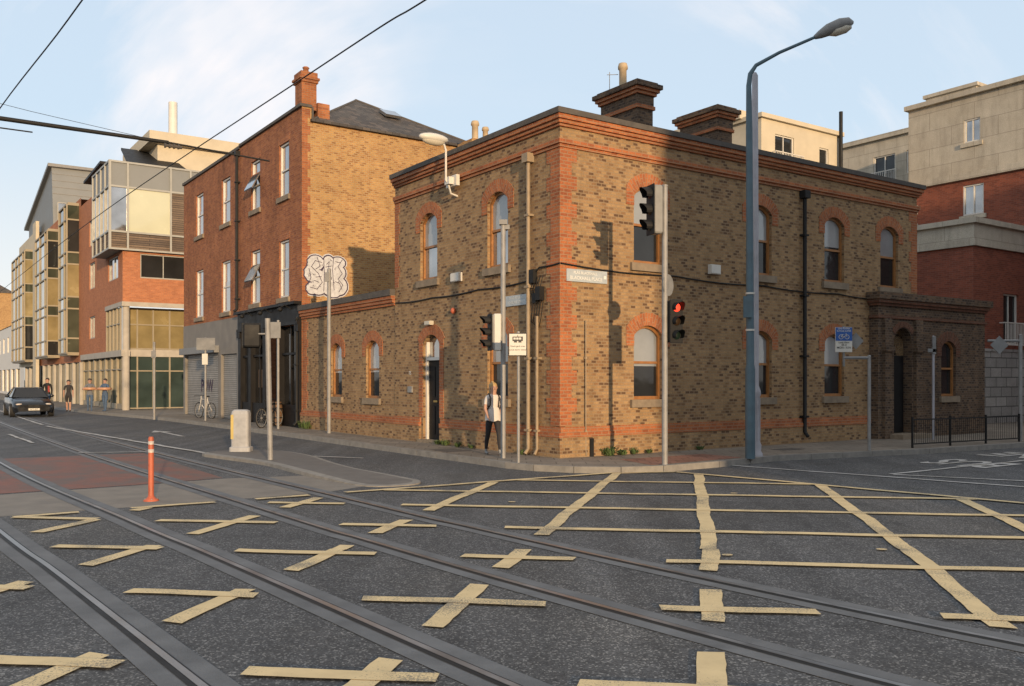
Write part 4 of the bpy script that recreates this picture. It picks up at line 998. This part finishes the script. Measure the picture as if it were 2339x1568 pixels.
mb.box(-.12,.09,-.070,-.067,2.46,2.55);mb.box(-.09,-.03,-.070,-.067,2.43,2.46);mb.box(0,.06,-.070,-.067,2.43,2.46);mb.box(-.02,-.01,-.07,-.067,2.55,2.58)
part("tram_symbol",sg_,mb,INK)
mb=MB()
for a in(-.10,-.045,.01): mb.box(a,a+.045,-.072,-.0705,2.49,2.53)
part("tram_symbol_windows",sg_,mb,SIGNW)
text_part(sg_,"Féach gach treo",.046,FX,-.015,2.355,.068,INK,1,.0005)
text_part(sg_,"LOOK BOTH WAYS",.038,FX,-.015,2.28,.068,INK,1,.0005)
s3=thing("traffic_signal","weathered grey signal pole on the island with a black light head","traffic light",(-5.18,19.3,.085))
mb=MB();mb.cyl((0,0,0),(-.06,0,3.03),.058,n=12);mb.tube([(-.05,0,2.7),(-.35,0,2.7)],.02,6);part("pole",s3,mb,GALV)
signal(s3,-.42,.05,2.42,math.radians(200),h=.5,w=.36)
kb=thing("plastic_traffic_bollard","off-white plastic bollard with a yellow strip on the traffic island","bollard",(-6.5,21.6,.085))
mb=MB()
def rrect(w,d,z,n=5,r=.06):
    pts=[]
    for cx,cy,a0 in((w-r,d-r,0),(-w+r,d-r,90),(-w+r,-d+r,180),(w-r,-d+r,270)):
        for k in range(n): a=math.radians(a0+90*k/(n-1));pts.append((cx+r*math.cos(a),cy+r*math.sin(a),z))
    return pts
rs=[rrect(.25,.17,0),rrect(.25,.17,.10),rrect(.21,.14,.12),rrect(.21,.14,.9),rrect(.195,.125,.97),rrect(.15,.09,1.0)]
for i in range(5):
    for k in range(20): mb.face([rs[i][k],rs[i][(k+1)%20],rs[i+1][(k+1)%20],rs[i+1][k]])
mb.face(rs[-1]);part("body",kb,mb,M("dirty_pale_plastic",(.34,.345,.35),.55,var=.3,scale=4))
mb=MB();mb.box(-.205,-.14,-.144,-.139,.3,.88);part("yellow_panel",kb,mb,YELP)
ob=thing("flexible_delineator_post","orange flexible post with reflective bands bolted to the road","bollard",(-5.36,13.37,0))
mb=MB();mb.lathe([(.11,0.0),(.11,.02),(.07,.04),(.045,.07),(.04,.1),(.04,.93),(.03,.955)],n=16);part("post",ob,mb,ORPL)
for z in(.72,.84):
    mb=MB();mb.lathe([(.0415,z),(.0415,z+.05),(.0405,z+.05)],n=16);part("reflective_band",ob,mb,REFL)
for k in range(4):
    mb=MB();a=k*math.pi/2+.5;mb.cyl((.085*math.cos(a),.085*math.sin(a),.02),(.085*math.cos(a),.085*math.sin(a),.04),.012,n=6);part("bolt",ob,mb,GALV)
def signpole(loc,h,r,plates,label,cat="sign",mat=GALV,rot=0.):
    t=thing("sign_post",label,cat,loc,rot)
    mb=MB();mb.cyl((0,0,0),(0,0,h),r,n=12);mb.ell((0,0,h),(r*1.05,r*1.05,r*.6),10,6);part("pole",t,mb,mat)
    for (x0,x1,z0,z1,m) in plates:
        mb=MB();mb.bbox(x0,x1,-r-.03,-r-.008,z0,z1,.008);mb.box((x0+x1)/2-.04,(x0+x1)/2+.04,-r-.008,0,z0+(z1-z0)*.4,z0+(z1-z0)*.6);part("sign_panel",t,mb,m)
    return t
signpole((-8.0,30.8,.12),3.7,.045,[(-.28,.1,3.1,3.65,GREYP)],"steel post with a grey sign plate beside the pub")
signpole((-5.75,28.3,.12),5.15,.06,[(-.12,.02,4.75,5.05,GREYP)],"pale steel post with a small box at its head",cat="post")
signpole((-12.6,37,.12),3.4,.045,[(-.35,.42,2.9,3.4,GREYP),(-.12,.12,2.3,2.75,SIGNW)],"sign post with two plates by the shuttered shop")
signpole((-15.1,38,.12),3.25,.05,[(-.1,.1,2.6,2.9,GREYP)],"plain steel post on the pavement",cat="post")
t=signpole((8.45,21.3,.12),2.24,.04,[],"grey gate-shaped post carrying a blue cycle lane sign")
mb=MB();mb.tube([(0,0,2.2),(-.62,0,2.2)],.035,10);mb.tube([(-.6,0,2.0),(-.6,0,2.95)],.03,8);part("cross_arm",t,mb,GREYP)
mb=MB();mb.bbox(-.82,-.42,-.06,-.035,2.33,2.92,.008);p_=part("sign_panel",t,mb,SIGNW)
mb=MB();mb.box(-.815,-.425,-.066,-.06,2.6,2.915);part("blue_panel",p_,mb,SIGNB)
PQ=Plane((-.62,0,0),(1,0,0),(0,-1,0))
text_part(p_,"Lána Rothar\nCYCLE LANE",.058,PQ,0,2.86,.07,SIGNW,1,.0005)
mb=MB()
for cx_ in(-.07,.07):
    pts=[PQ(cx_+.05*math.cos(k*math.pi/8),2.69+.05*math.sin(k*math.pi/8),.07) for k in range(17)];mb.tube(pts,.006,4)
mb.tube([PQ(-.07,2.69,.07),PQ(-.03,2.75,.07),PQ(.05,2.75,.07),PQ(.0,2.69,.07),PQ(-.07,2.69,.07)],.006,4);mb.tube([PQ(.07,2.69,.07),PQ(.045,2.78,.07)],.006,4)
part("bicycle_symbol",p_,mb,SIGNW)
text_part(p_,"Lorg thíos\n24 H\nMON - SUN",.062,PQ,0,2.5,.07,INK,1,.0005)
mb=MB();mb.face([(-.48,.03,2.6),(-.30,.03,2.4),(-.12,.03,2.6),(-.30,.03,2.8)]);mb.face([(-.48,.04,2.6),(-.30,.04,2.4),(-.12,.04,2.6),(-.30,.04,2.8)]);part("diamond_plate_back",t,mb,GREYP)
a=ST(12.3,-1.2)
signpole((a[0],a[1],.12),2.9,.035,[(-.05,.05,2.4,2.9,GREYP),(-.18,.05,2.45,2.55,GREYP)],"slim pale post in front of the annex doorway",cat="post",mat=LAVP)
t=signpole((13.95,24.7,.12),2.9,.05,[],"grey post with a side arm and diamond sign back")
mb=MB();mb.tube([(0,0,2.75),(-.9,0,2.75)],.035,8);part("cross_arm",t,mb,GREYP)
mb=MB();mb.hexa([(-.85,-.05,2.63),(-.6,-.05,2.38),(-.6,-.03,2.38),(-.85,-.03,2.63),(-.6,-.05,2.88),(-.35,-.05,2.63),(-.35,-.03,2.63),(-.6,-.03,2.88)]);part("diamond_plate_back",t,mb,GREYP)
a=ST(8.9,-2.65);b=ST(13.4,-3.0)
ang=math.atan2(b[1]-a[1],b[0]-a[0]);Lr=math.dist(a,b)
gr=thing("pedestrian_guard_rail","low black steel guard railing along the kerb","railing",(a[0],a[1],.12),ang)
mb=MB();mb.box(0,Lr,-.015,.015,.68,.71);mb.box(0,Lr,-.015,.015,.08,.11)
for k in range(4): x=Lr*k/3;mb.box(x-.02,x+.02,-.02,.02,0,.76)
part("frame",gr,mb,BLKM)
mb=MB();n=int(Lr/.085)
for k in range(n): x=Lr*k/n;mb.cyl((x,0,.11),(x,0,.68),.006,n=5)
bo=part("bars",gr,mb,BLKM);bo["kind"]="stuff"

# ================================================================ OVERHEAD LINE
def cl(r_a,r_b): return [(p+q)/2 for p,q in zip(r_a,r_b)]
for A_,B_ in((r1,r2),(r3,r4)):
    pts=[Vector((p.x,p.y,6.2)) for p in cl(A_,B_)]
    mb=MB();mb.tube(pts,.010,6);solo("tram_contact_wire","black overhead tram wire strung above the track","wire",mb,BLKM,group="overhead tram wires")
arm=thing("tram_wire_bracket","dark horizontal bracket arm with insulators carrying the tram wires","overhead bracket",(-14.6,12.7,0))
mb=MB();mb.tube([(0,0,6.52),(5.5,3.17,6.42),(8.0,4.6,6.36)],[.045,.042,.035],8);mb.tube([(8.0,4.6,6.36),(9.7,5.5,6.22)],.018,6)
part("arm",arm,mb,BLKM)
mb=MB();mb.tube([(4.9,2.8,6.26),(6.0,3.45,6.24)],.013,6);part("registration_arm",arm,mb,BLKM)
mb=MB();mb.cyl((0,0,0),(0,0,8.5),.12,.08,n=14);part("mast",arm,mb,LAVP)
for f in(.82,):
    mb=MB();p=Vector((0,0,6.5)).lerp(Vector((9.7,5.5,6.24)),f)
    mb.tube([p,p+Vector((.28,.16,-.01))],.03,8)
    for k in range(4): mb.cyl(p+Vector((.07*k,.04*k,-.005)),p+Vector((.07*k+.03,.04*k+.017,-.005)),.05,.04,n=10)
    part("insulator",arm,mb,COPE)
mb=MB();mb.tube([(-18.0,26,10.6),(-14.5,27.2,9.9),(-10.6,27.8,9.1)],.008,5)
solo("span_wire","thin overhead span wire crossing the street","wire",mb,BLKM,group="overhead tram wires")

# ================================================================ BICYCLES
def bicycle(loc,rot,fm,label):
    b=thing("bicycle",label,"bicycle",loc,rot,group="bicycles parked by the shopfronts")
    r=.34
    for nm,x in(("wheel",-.52),("wheel",.52)):
        mb=MB();pts=[(x+r*math.cos(a*math.pi/14),0,r+r*math.sin(a*math.pi/14)) for a in range(29)];mb.tube(pts,.02,6,caps=False);w=part(nm,b,mb,RUBB)
        mb=MB();pts=[(x+(r-.03)*math.cos(a*math.pi/14),0,r+(r-.03)*math.sin(a*math.pi/14)) for a in range(29)];mb.tube(pts,.009,5,caps=False)
        for k in range(14): a=k*math.pi/7;mb.cyl((x,0,r),(x+(r-.03)*math.cos(a),0,r+(r-.03)*math.sin(a)),.003,n=4)
        mb.cyl((x,-.04,r),(x,.04,r),.02,n=8);part("rim",w,mb,GALV)
    mb=MB();S=(-.18,0,.82);Hh=(.34,0,.84);B=(-.08,0,.30);D=(.38,0,.66)
    mb.tube([S,B],.016,6);mb.tube([S,Hh],.015,6);mb.tube([B,D],.018,6);mb.tube([Hh,D,(.52,0,.34)],.014,6);mb.tube([B,(-.52,0,.34)],.011,5);mb.tube([S,(-.52,0,.34)],.010,5);mb.tube([S,(-.2,0,.93)],.013,6);mb.tube([Hh,(.33,0,.97)],.013,6)
    part("frame",b,mb,fm)
    mb=MB();mb.tube([(.42,-.28,.98),(.36,-.2,1.0),(.33,0,.98),(.36,.2,1.0),(.42,.28,.98)],.012,6);part("handlebar",b,mb,BLKM)
    mb=MB();mb.ell((-.21,0,.95),(.14,.07,.035),10,6);part("saddle",b,mb,BLKM)
    mb=MB();mb.lathe([(.09,-.004),(.09,.004),(0.01,.004)],(0,0,0),16);mb.v=[(v[0]-.08,v[2]-.04,v[1]+.30) for v in mb.v];mb.tube([(-.08,-.06,.3),(-.0,-.06,.16)],.01,5);mb.tube([(-.08,.06,.3),(-.16,.06,.44)],.01,5);mb.box(-.04,.05,-.12,-.05,.14,.17);mb.box(-.2,-.11,.05,.12,.43,.46);part("crankset",b,mb,GALV)
a=ST(-.55,24.6);bicycle((a[0],a[1],.12),TH+math.pi/2+.25,WHITE,"pale bicycle leaning by the steel roller shutter")
a=ST(-.75,15.9);bicycle((a[0],a[1],.12),TH+math.pi/2-.9,BLKM,"black bicycle standing against the pub front")
bar=thing("wooden_barrel","brown wooden barrel standing outside the pub","barrel",(*ST(-.3,16.6),.12))
mb=MB();mb.lathe([(.22,0),(.26,.2),(.28,.45),(.26,.7),(.22,.88),(.2,.88),(.2,.86)],n=18);part("staves",bar,mb,BARW)
for z,r in((.1,.245),(.28,.272),(.6,.275),(.78,.25)):
    mb=MB();mb.lathe([(r,z),(r+.006,z+.005),(r+.006,z+.045),(r-.02,z+.05)],n=18);part("hoop",bar,mb,BLKM)

# ================================================================ CAR
car=thing("parked_car","black saloon car with its front towards the junction","car",(-24.3,45.2,0),math.atan2(.8235,-.5673)-math.pi/2)
def lathe_sec(mb,secs):
    mb.sg+=1
    rings=[]
    for y,hw,zt,zb in secs:
        rings.append([(-hw*.92,y,zb),(-hw,y,zb+.2),(-hw,y,(zb+zt)/2+.05),(-hw*.97,y,zt-.1),(-hw*.86,y,zt-.01),(-hw*.4,y,zt+.015),(hw*.4,y,zt+.015),(hw*.86,y,zt-.01),(hw*.97,y,zt-.1),(hw,y,(zb+zt)/2+.05),(hw,y,zb+.2),(hw*.92,y,zb)])
    for i in range(len(rings)-1):
        for k in range(11): mb.face([rings[i][k],rings[i][k+1],rings[i+1][k+1],rings[i+1][k]],smooth=mb.sg)
    mb.face(rings[0]);mb.face(rings[-1][::-1])
mb=MB();lathe_sec(mb,[(-2.32,.70,.58,.28),(-2.25,.80,.66,.22),(-1.95,.87,.78,.2),(-1.3,.9,.87,.2),(-.85,.91,.93,.2),(0,.92,.95,.2),(1.2,.92,.97,.2),(1.9,.89,.98,.22),(2.25,.82,.9,.3),(2.32,.74,.75,.35)])
rf_=[(-.35,.58,1.39),(.1,.61,1.43),(.8,.60,1.42),(1.15,.56,1.36)]
for i in range(3):
    y0,h0,a0=rf_[i];y1,h1,a1=rf_[i+1]
    mb.face([(-h0,y0,a0),(h0,y0,a0),(h1,y1,a1),(-h1,y1,a1)])
for s_ in(1,-1):
    for (yb,zb,yt,zt,w1,w2) in((-.95,.94,-.35,1.385,.80,.58),(.3,.96,.3,1.42,.84,.61),(1.75,.99,1.15,1.355,.78,.56)):
        mb.tube([(s_*w1,yb,zb),(s_*w2,yt,zt)],.035,6)
bd=part("body",car,mb,CARP)
mb=MB()
B0=[(-.95,.80,.94),(.3,.84,.96),(1.75,.78,.98)];T0=[(-.35,.57,1.375),(.3,.60,1.405),(1.15,.55,1.345)]
mb.face([(-.80,-.95,.94),(.80,-.95,.94),(.57,-.35,1.375),(-.57,-.35,1.375)])
mb.face([(-.78,1.75,.98),(.78,1.75,.98),(.55,1.15,1.345),(-.55,1.15,1.345)])
for s_ in(1,-1):
    for i in range(2):
        mb.face([(s_*B0[i][1],B0[i][0],B0[i][2]),(s_*B0[i+1][1],B0[i+1][0],B0[i+1][2]),(s_*T0[i+1][1],T0[i+1][0],T0[i+1][2]),(s_*T0[i][1],T0[i][0],T0[i][2])])
part("windows",car,mb,PUBG)
for x,y in((-.84,-1.4),(.84,-1.4),(-.84,1.4),(.84,1.4)):
    mb=MB();mb.cyl((x-.11,y,.33),(x+.11,y,.33),.33,n=22);w=part("wheel",car,mb,RUBB)
    sx=1 if x>0 else -1
    mb=MB();mb.cyl((x+sx*.111,y,.33),(x+sx*.12,y,.33),.21,n=18);part("rim",w,mb,GALV)
for x in(-.62,.62):
    mb=MB();mb.ell((x,-2.24,.62),(.15,.06,.05));part("headlight",car,mb,REFL)
for sx in(-.13,.13):
    mb=MB();mb.box(sx-.11,sx+.11,-2.36,-2.31,.45,.6);part("grille",car,mb,BLKM)
mb=MB();mb.box(-.24,.24,-2.37,-2.345,.33,.43);pl=part("number_plate",car,mb,SIGNW)
text_part(pl,"06 D 4217",.08,FX,0,.38,2.374,INK,1,.001)
for s_ in(1,-1):
    mb=MB();mb.ell((s_*.98,-.75,1.0),(.1,.06,.07));part("door_mirror",car,mb,CARP)

# ================================================================ PEOPLE
def person(loc,rot,Ht,label,mats,assign,stride=.1,arms=None):
    t=thing("person",label,"person",loc,rot)
    f=Ht
    J=[];E_=[];Rr=[]
    def add(p,r,par=None):
        J.append(Vector(p)*f);Rr.append(r*f)
        if par is not None:E_.append((par,len(J)-1))
        return len(J)-1
    pel=add((0,0,.525),.075);sp1=add((0,.005,.61),.062,pel);chs=add((0,.0,.72),.078,sp1);up_=add((0,.0,.80),.055,chs);nk=add((0,-.003,.845),.030,up_);hb=add((0,-.008,.885),.048,nk);hd=add((0,-.008,.935),.056,hb);ht=add((0,-.002,.97),.040,hd)
    for s_,ys in((1,-stride),(-1,stride)):
        hp=add((.05*s_,0,.50),.06,pel);th=add((.055*s_,ys*.3,.40),.052,hp);kn=add((.052*s_,ys*.6-.01,.285),.036,th);cf=add((.052*s_,ys*.85+(.01),.20),.035,kn);an=add((.05*s_,ys*1.1+.01,.055 if s_>0 else .065),.021,cf);he=add((.052*s_,ys*1.1+.005,.025),.022,an);to=add((.062*s_,ys*1.1-.085,.018),.017,he)
    hands=[]
    for s_ in(1,-1):
        A_=arms[s_] if arms else ((.125*s_,.01*s_,.63),(.14*s_,-.05*s_-.02,.49))
        sh=add((.095*s_,.0,.795),.038,up_);el=add(A_[0],.025,sh);wr_=add(A_[1],.017,el)
        d=(Vector(A_[1])-Vector(A_[0])).normalized();pm=Vector(A_[1])+d*.03;add(pm,.018,wr_);hands.append((pm,d,s_))
    me=bpy.data.meshes.new("b");me.from_pydata([tuple(j) for j in J],E_,[])
    o=bpy.data.objects.new("b",me);COL.objects.link(o)
    md=o.modifiers.new("s","SKIN")
    for i,v in enumerate(me.skin_vertices[0].data): v.radius=(Rr[i],Rr[i]*(.78 if i in(0,1,2,3) else 1));v.use_root=(i==0)
    md.use_smooth_shade=True
    s2_=o.modifiers.new("u","SUBSURF");s2_.levels=2
    bpy.context.view_layer.update()
    bm_=bpy.data.meshes.new_from_object(o.evaluated_get(bpy.context.evaluated_depsgraph_get()))
    bpy.data.objects.remove(o)
    mb=MB()
    for pm,d,s_ in hands:
        pm=pm*f;fr_=Vector((0,-1,0));sd=fr_.cross(d).normalized()
        for k,(o_,l) in enumerate(((-.012,.030),(-.004,.036),(.004,.034),(.012,.027))):
            b0=pm+fr_*o_*f*1.1+d*.008*f;mb.tube([b0,b0+d*l*.6*f,b0+d*l*f-sd*s_*.006*f],[.0050*f,.0046*f,.0035*f],6)
        b0=pm+fr_*.012*f-d*.006*f;mb.tube([b0,b0+fr_*.012*f+d*.014*f,b0+fr_*.013*f+d*.028*f],[.006*f,.0052*f,.004*f],6)
    mb.ell((0,-.066*f,.925*f),(.008*f,.012*f,.014*f),8,6)
    for s_ in(1,-1): mb.ell((s_*.052*f,-.004*f,.925*f),(.008*f,.014*f,.02*f),8,6)
    nskin=len(mb.f)
    mb.cur=1
    for s_ in(1,-1): mb.ell((s_*.02*f,-.057*f,.937*f),(.007*f,.006*f,.004*f),8,6)
    mb.ell((0,-.056*f,.902*f),(.015*f,.006*f,.003*f),8,6)
    fm=mkmesh("x",mb,[mats[0],DHAIR])
    bm_.materials.clear()
    for m in mats+[DHAIR]: bm_.materials.append(m)
    bmx=bmesh.new();bmx.from_mesh(bm_)
    for fc in bmx.faces:
        c=fc.calc_center_median()/f;fc.material_index=assign(c);fc.smooth=True
    n0=len(bmx.faces);bmx.from_mesh(fm);bmx.faces.ensure_lookup_table()
    for i in range(n0,len(bmx.faces)):
        bmx.faces[i].material_index=0 if i-n0<nskin else len(mats)
    bmx.to_mesh(bm_);bmx.free()
    part("body",t,bm_,mats)
    return t
def hair(t,f,mat,long=False,bun=False):
    mb=MB();mb.ell((0,.012*f,.948*f),(.060*f,.062*f,.058*f),14,10)
    if long: mb.ell((0,.04*f,.89*f),(.052*f,.03*f,.075*f),12,8)
    if bun: mb.ell((0,.03*f,1.0*f),(.025*f,.025*f,.022*f),10,8)
    part("hair",t,mb,mat)
def aw(c):
    if abs(c.x)>.105 and c.z<.70: return 0
    if c.z>.835: return 0
    if c.z>.53: return 1
    if c.z>.075: return 2
    return 3
W=person((-.42,20.2,.12),math.radians(24),1.62,"blond woman in white t-shirt and black leggings walking with a backpack",[SKIN,SHIRT,LEGG,GREYP],aw,stride=.12,arms={1:((.125,.045,.64),(.12,-.01,.50)),-1:((-.125,-.01,.64),(-.115,-.09,.53))})
hair(W,1.62,BLOND,long=True,bun=True)
mb=MB();mb.ell((0,.17,1.13),(.15,.1,.22),14,10)
for s_ in(1,-1): mb.tube([(s_*.1,.1,1.30),(s_*.11,.0,1.37),(s_*.11,-.115,1.27),(s_*.13,-.13,1.12),(s_*.15,.0,1.0),(s_*.12,.1,.98)],.017,6)
part("backpack",W,mb,DHAIR)
mb=MB();mb.lathe([(.185,.76),(.18,.84),(.165,.95),(.14,1.05)],n=20);mb.v=[(v[0]*(1+.06*math.sin(v[1]*40)),v[1]*.78,v[2]+.015*math.sin(v[0]*30)) for v in mb.v];part("shirt_hem",W,mb,SHIRT)
def ab(c):
    if c.z>.84 or (abs(c.x)>.11 and c.z<.68): return 0
    return 1 if c.z>.30 else (0 if c.z>.05 else 2)
p=person((-23.4,47.5,.12),.3,1.68,"person in a black dress standing on the pavement",[SKIN,LEGG,BLKM],ab,stride=.05);hair(p,1.68,DHAIR,long=True)
p=person((-25.6,49.6,.12),.2,1.78,"person in dark clothes with a red scarf on the pavement",[SKIN,BLKM,DENIM],lambda c:0 if c.z>.85 else(1 if c.z>.5 else 2),stride=.03);hair(p,1.78,DHAIR)
mb=MB();mb.tube([(.1,-.12,1.35),(.12,-.14,1.0)],.05,8);part("scarf",p,mb,REDC)
aj=lambda c:0 if c.z>.85 or (abs(c.x)>.1 and c.z<.68) else(1 if c.z>.5 else 2)
for x,y,rt,shm in((-22.7,48.4,.4,GREYT),(-21.7,48.0,-.2,DENIM)):
    p=person((x,y,.12),rt,1.75,"person in jeans holding a striped inflatable ring",[SKIN,shm,DENIM],aj,stride=.04,arms={1:((.16,-.04,.66),(.16,-.15,.66)),-1:((-.16,-.04,.66),(-.16,-.15,.66))});hair(p,1.75,DHAIR)
    mb=MB()
    pts=[(.30*math.cos(a*math.pi/10),.27*math.sin(a*math.pi/10)-.05,1.2) for a in range(21)];mb.tube(pts,.08,8,caps=False)
    solo("inflatable_ring","striped orange and cream inflatable swim ring","inflatable ring",mb,RINGC,(x,y,.12),rt)

# ================================================================ WEEDS
def weed(x,y,s_,n):
    mb=MB()
    for k in range(n):
        a=R()*6.28;r=R()*s_*.7;h=s_*(.3+R()*.8);bx0=Vector((r*math.cos(a),r*math.sin(a),0));tp_=bx0+Vector((math.cos(a)*h*.4,math.sin(a)*h*.4,h))
        sd=Vector((-math.sin(a),math.cos(a),0))*(.01+.015*R());mid=bx0.lerp(tp_,.55)+Vector((0,0,.02))
        mb.face([bx0,mid+sd,tp_,mid-sd])
        for j in range(2):
            q=bx0.lerp(tp_,.4+.5*R());e=Vector((R()-.5,R()-.5,R()*.5))*.07;g=Vector((R()-.5,R()-.5,.1))*.04;mb.face([q,q+e+g,q+e*1.6,q+e-g])
    solo("weed_clump","small green weeds growing at the foot of the wall","plant",mb,LEAF,(x,y,.12),group="weeds along the wall base")
for s_,t_,z,n in((1.25,-.15,.2,90),(1.6,-.2,.12,50),(2.0,-.15,.12,40),(2.4,-.2,.1,30),(-.15,4.6,.14,60),(-.2,3.9,.12,50),(-.15,5.0,.1,30),(-.2,13.9,.3,90),(-.15,1.2,.1,30),(4.1,-.15,.09,30),(-.18,3.3,.08,25)):
    x,y=ST(s_,t_);weed(x,y,z,n)

# ================================================================ LIGHT, SKY, CAMERA
EL=math.radians(7.7);v=VS
sd=bpy.data.lights.new("sun","SUN");sd.energy=5.0;sd.angle=math.radians(.8);sd.color=(1,.71,.42)
so=bpy.data.objects.new("sun",sd);COL.objects.link(so)
so.rotation_euler=Vector((-v.x*math.cos(EL),-v.y*math.cos(EL),-math.sin(EL))).to_track_quat('-Z','Y').to_euler()
w=bpy.data.worlds.new("World");scene.world=w;w.use_nodes=True;nt=w.node_tree;L=nt.links.new
bg=nt.nodes["Background"];sk=nd(nt,"ShaderNodeTexSky",sky_type='NISHITA');sk.sun_disc=False;sk.sun_elevation=EL;sk.sun_rotation=math.atan2(v.x,v.y)
sk.dust_density=1.0;sk.air_density=1.;sk.ozone_density=1.5
tc=nd(nt,"ShaderNodeTexCoord")
sxyz=nd(nt,"ShaderNodeSeparateXYZ");L(tc.outputs["Generated"],sxyz.inputs[0])
hz=ramp(nt,[(0.,(7.2,6.7,6.1)),(.10,(6.0,6.2,6.3)),(.26,(4.4,5.4,6.4)),(.5,(4.3,5.1,6.1)),(1.,(6.0,5.9,5.8))]);L(sxyz.outputs[2],hz.inputs[0])
base=mixc(nt,.93,sk.outputs[0],hz.outputs[0])
mp=nd(nt,"ShaderNodeMapping");mp.inputs["Rotation"].default_value=(.15,.9,.35);mp.inputs["Scale"].default_value=(1.2,11.,2.2);L(tc.outputs["Generated"],mp.inputs["Vector"])
n1_=noise(nt,mp.outputs[0],1.1,10,.58);r1_=ramp(nt,[(.48,0.),(.66,1.)]);L(n1_,r1_.inputs[0])
n2_=noise(nt,tc.outputs["Generated"],2.6,4,.55);r2_=ramp(nt,[(.44,.12),(.58,1.)]);L(n2_,r2_.inputs[0])
mm=nd(nt,"ShaderNodeMath",operation='MULTIPLY');L(r1_.outputs[0],mm.inputs[0]);L(r2_.outputs[0],mm.inputs[1])
cl_=mixc(nt,mm.outputs[0],base,(6.9,6.6,6.65))
L(cl_,bg.inputs["Color"]);bg.inputs["Strength"].default_value=.15
cd=bpy.data.cameras.new("camera");cam=bpy.data.objects.new("camera",cd);COL.objects.link(cam)
cam.location=(0,0,1.8);cam.rotation_euler=(math.pi/2,0,0);cd.sensor_width=36;cd.lens=31.65;cd.shift_y=.0359;cd.clip_end=6000
scene.camera=cam
scene.view_settings.view_transform='Standard';scene.view_settings.look='None';scene.view_settings.exposure=0
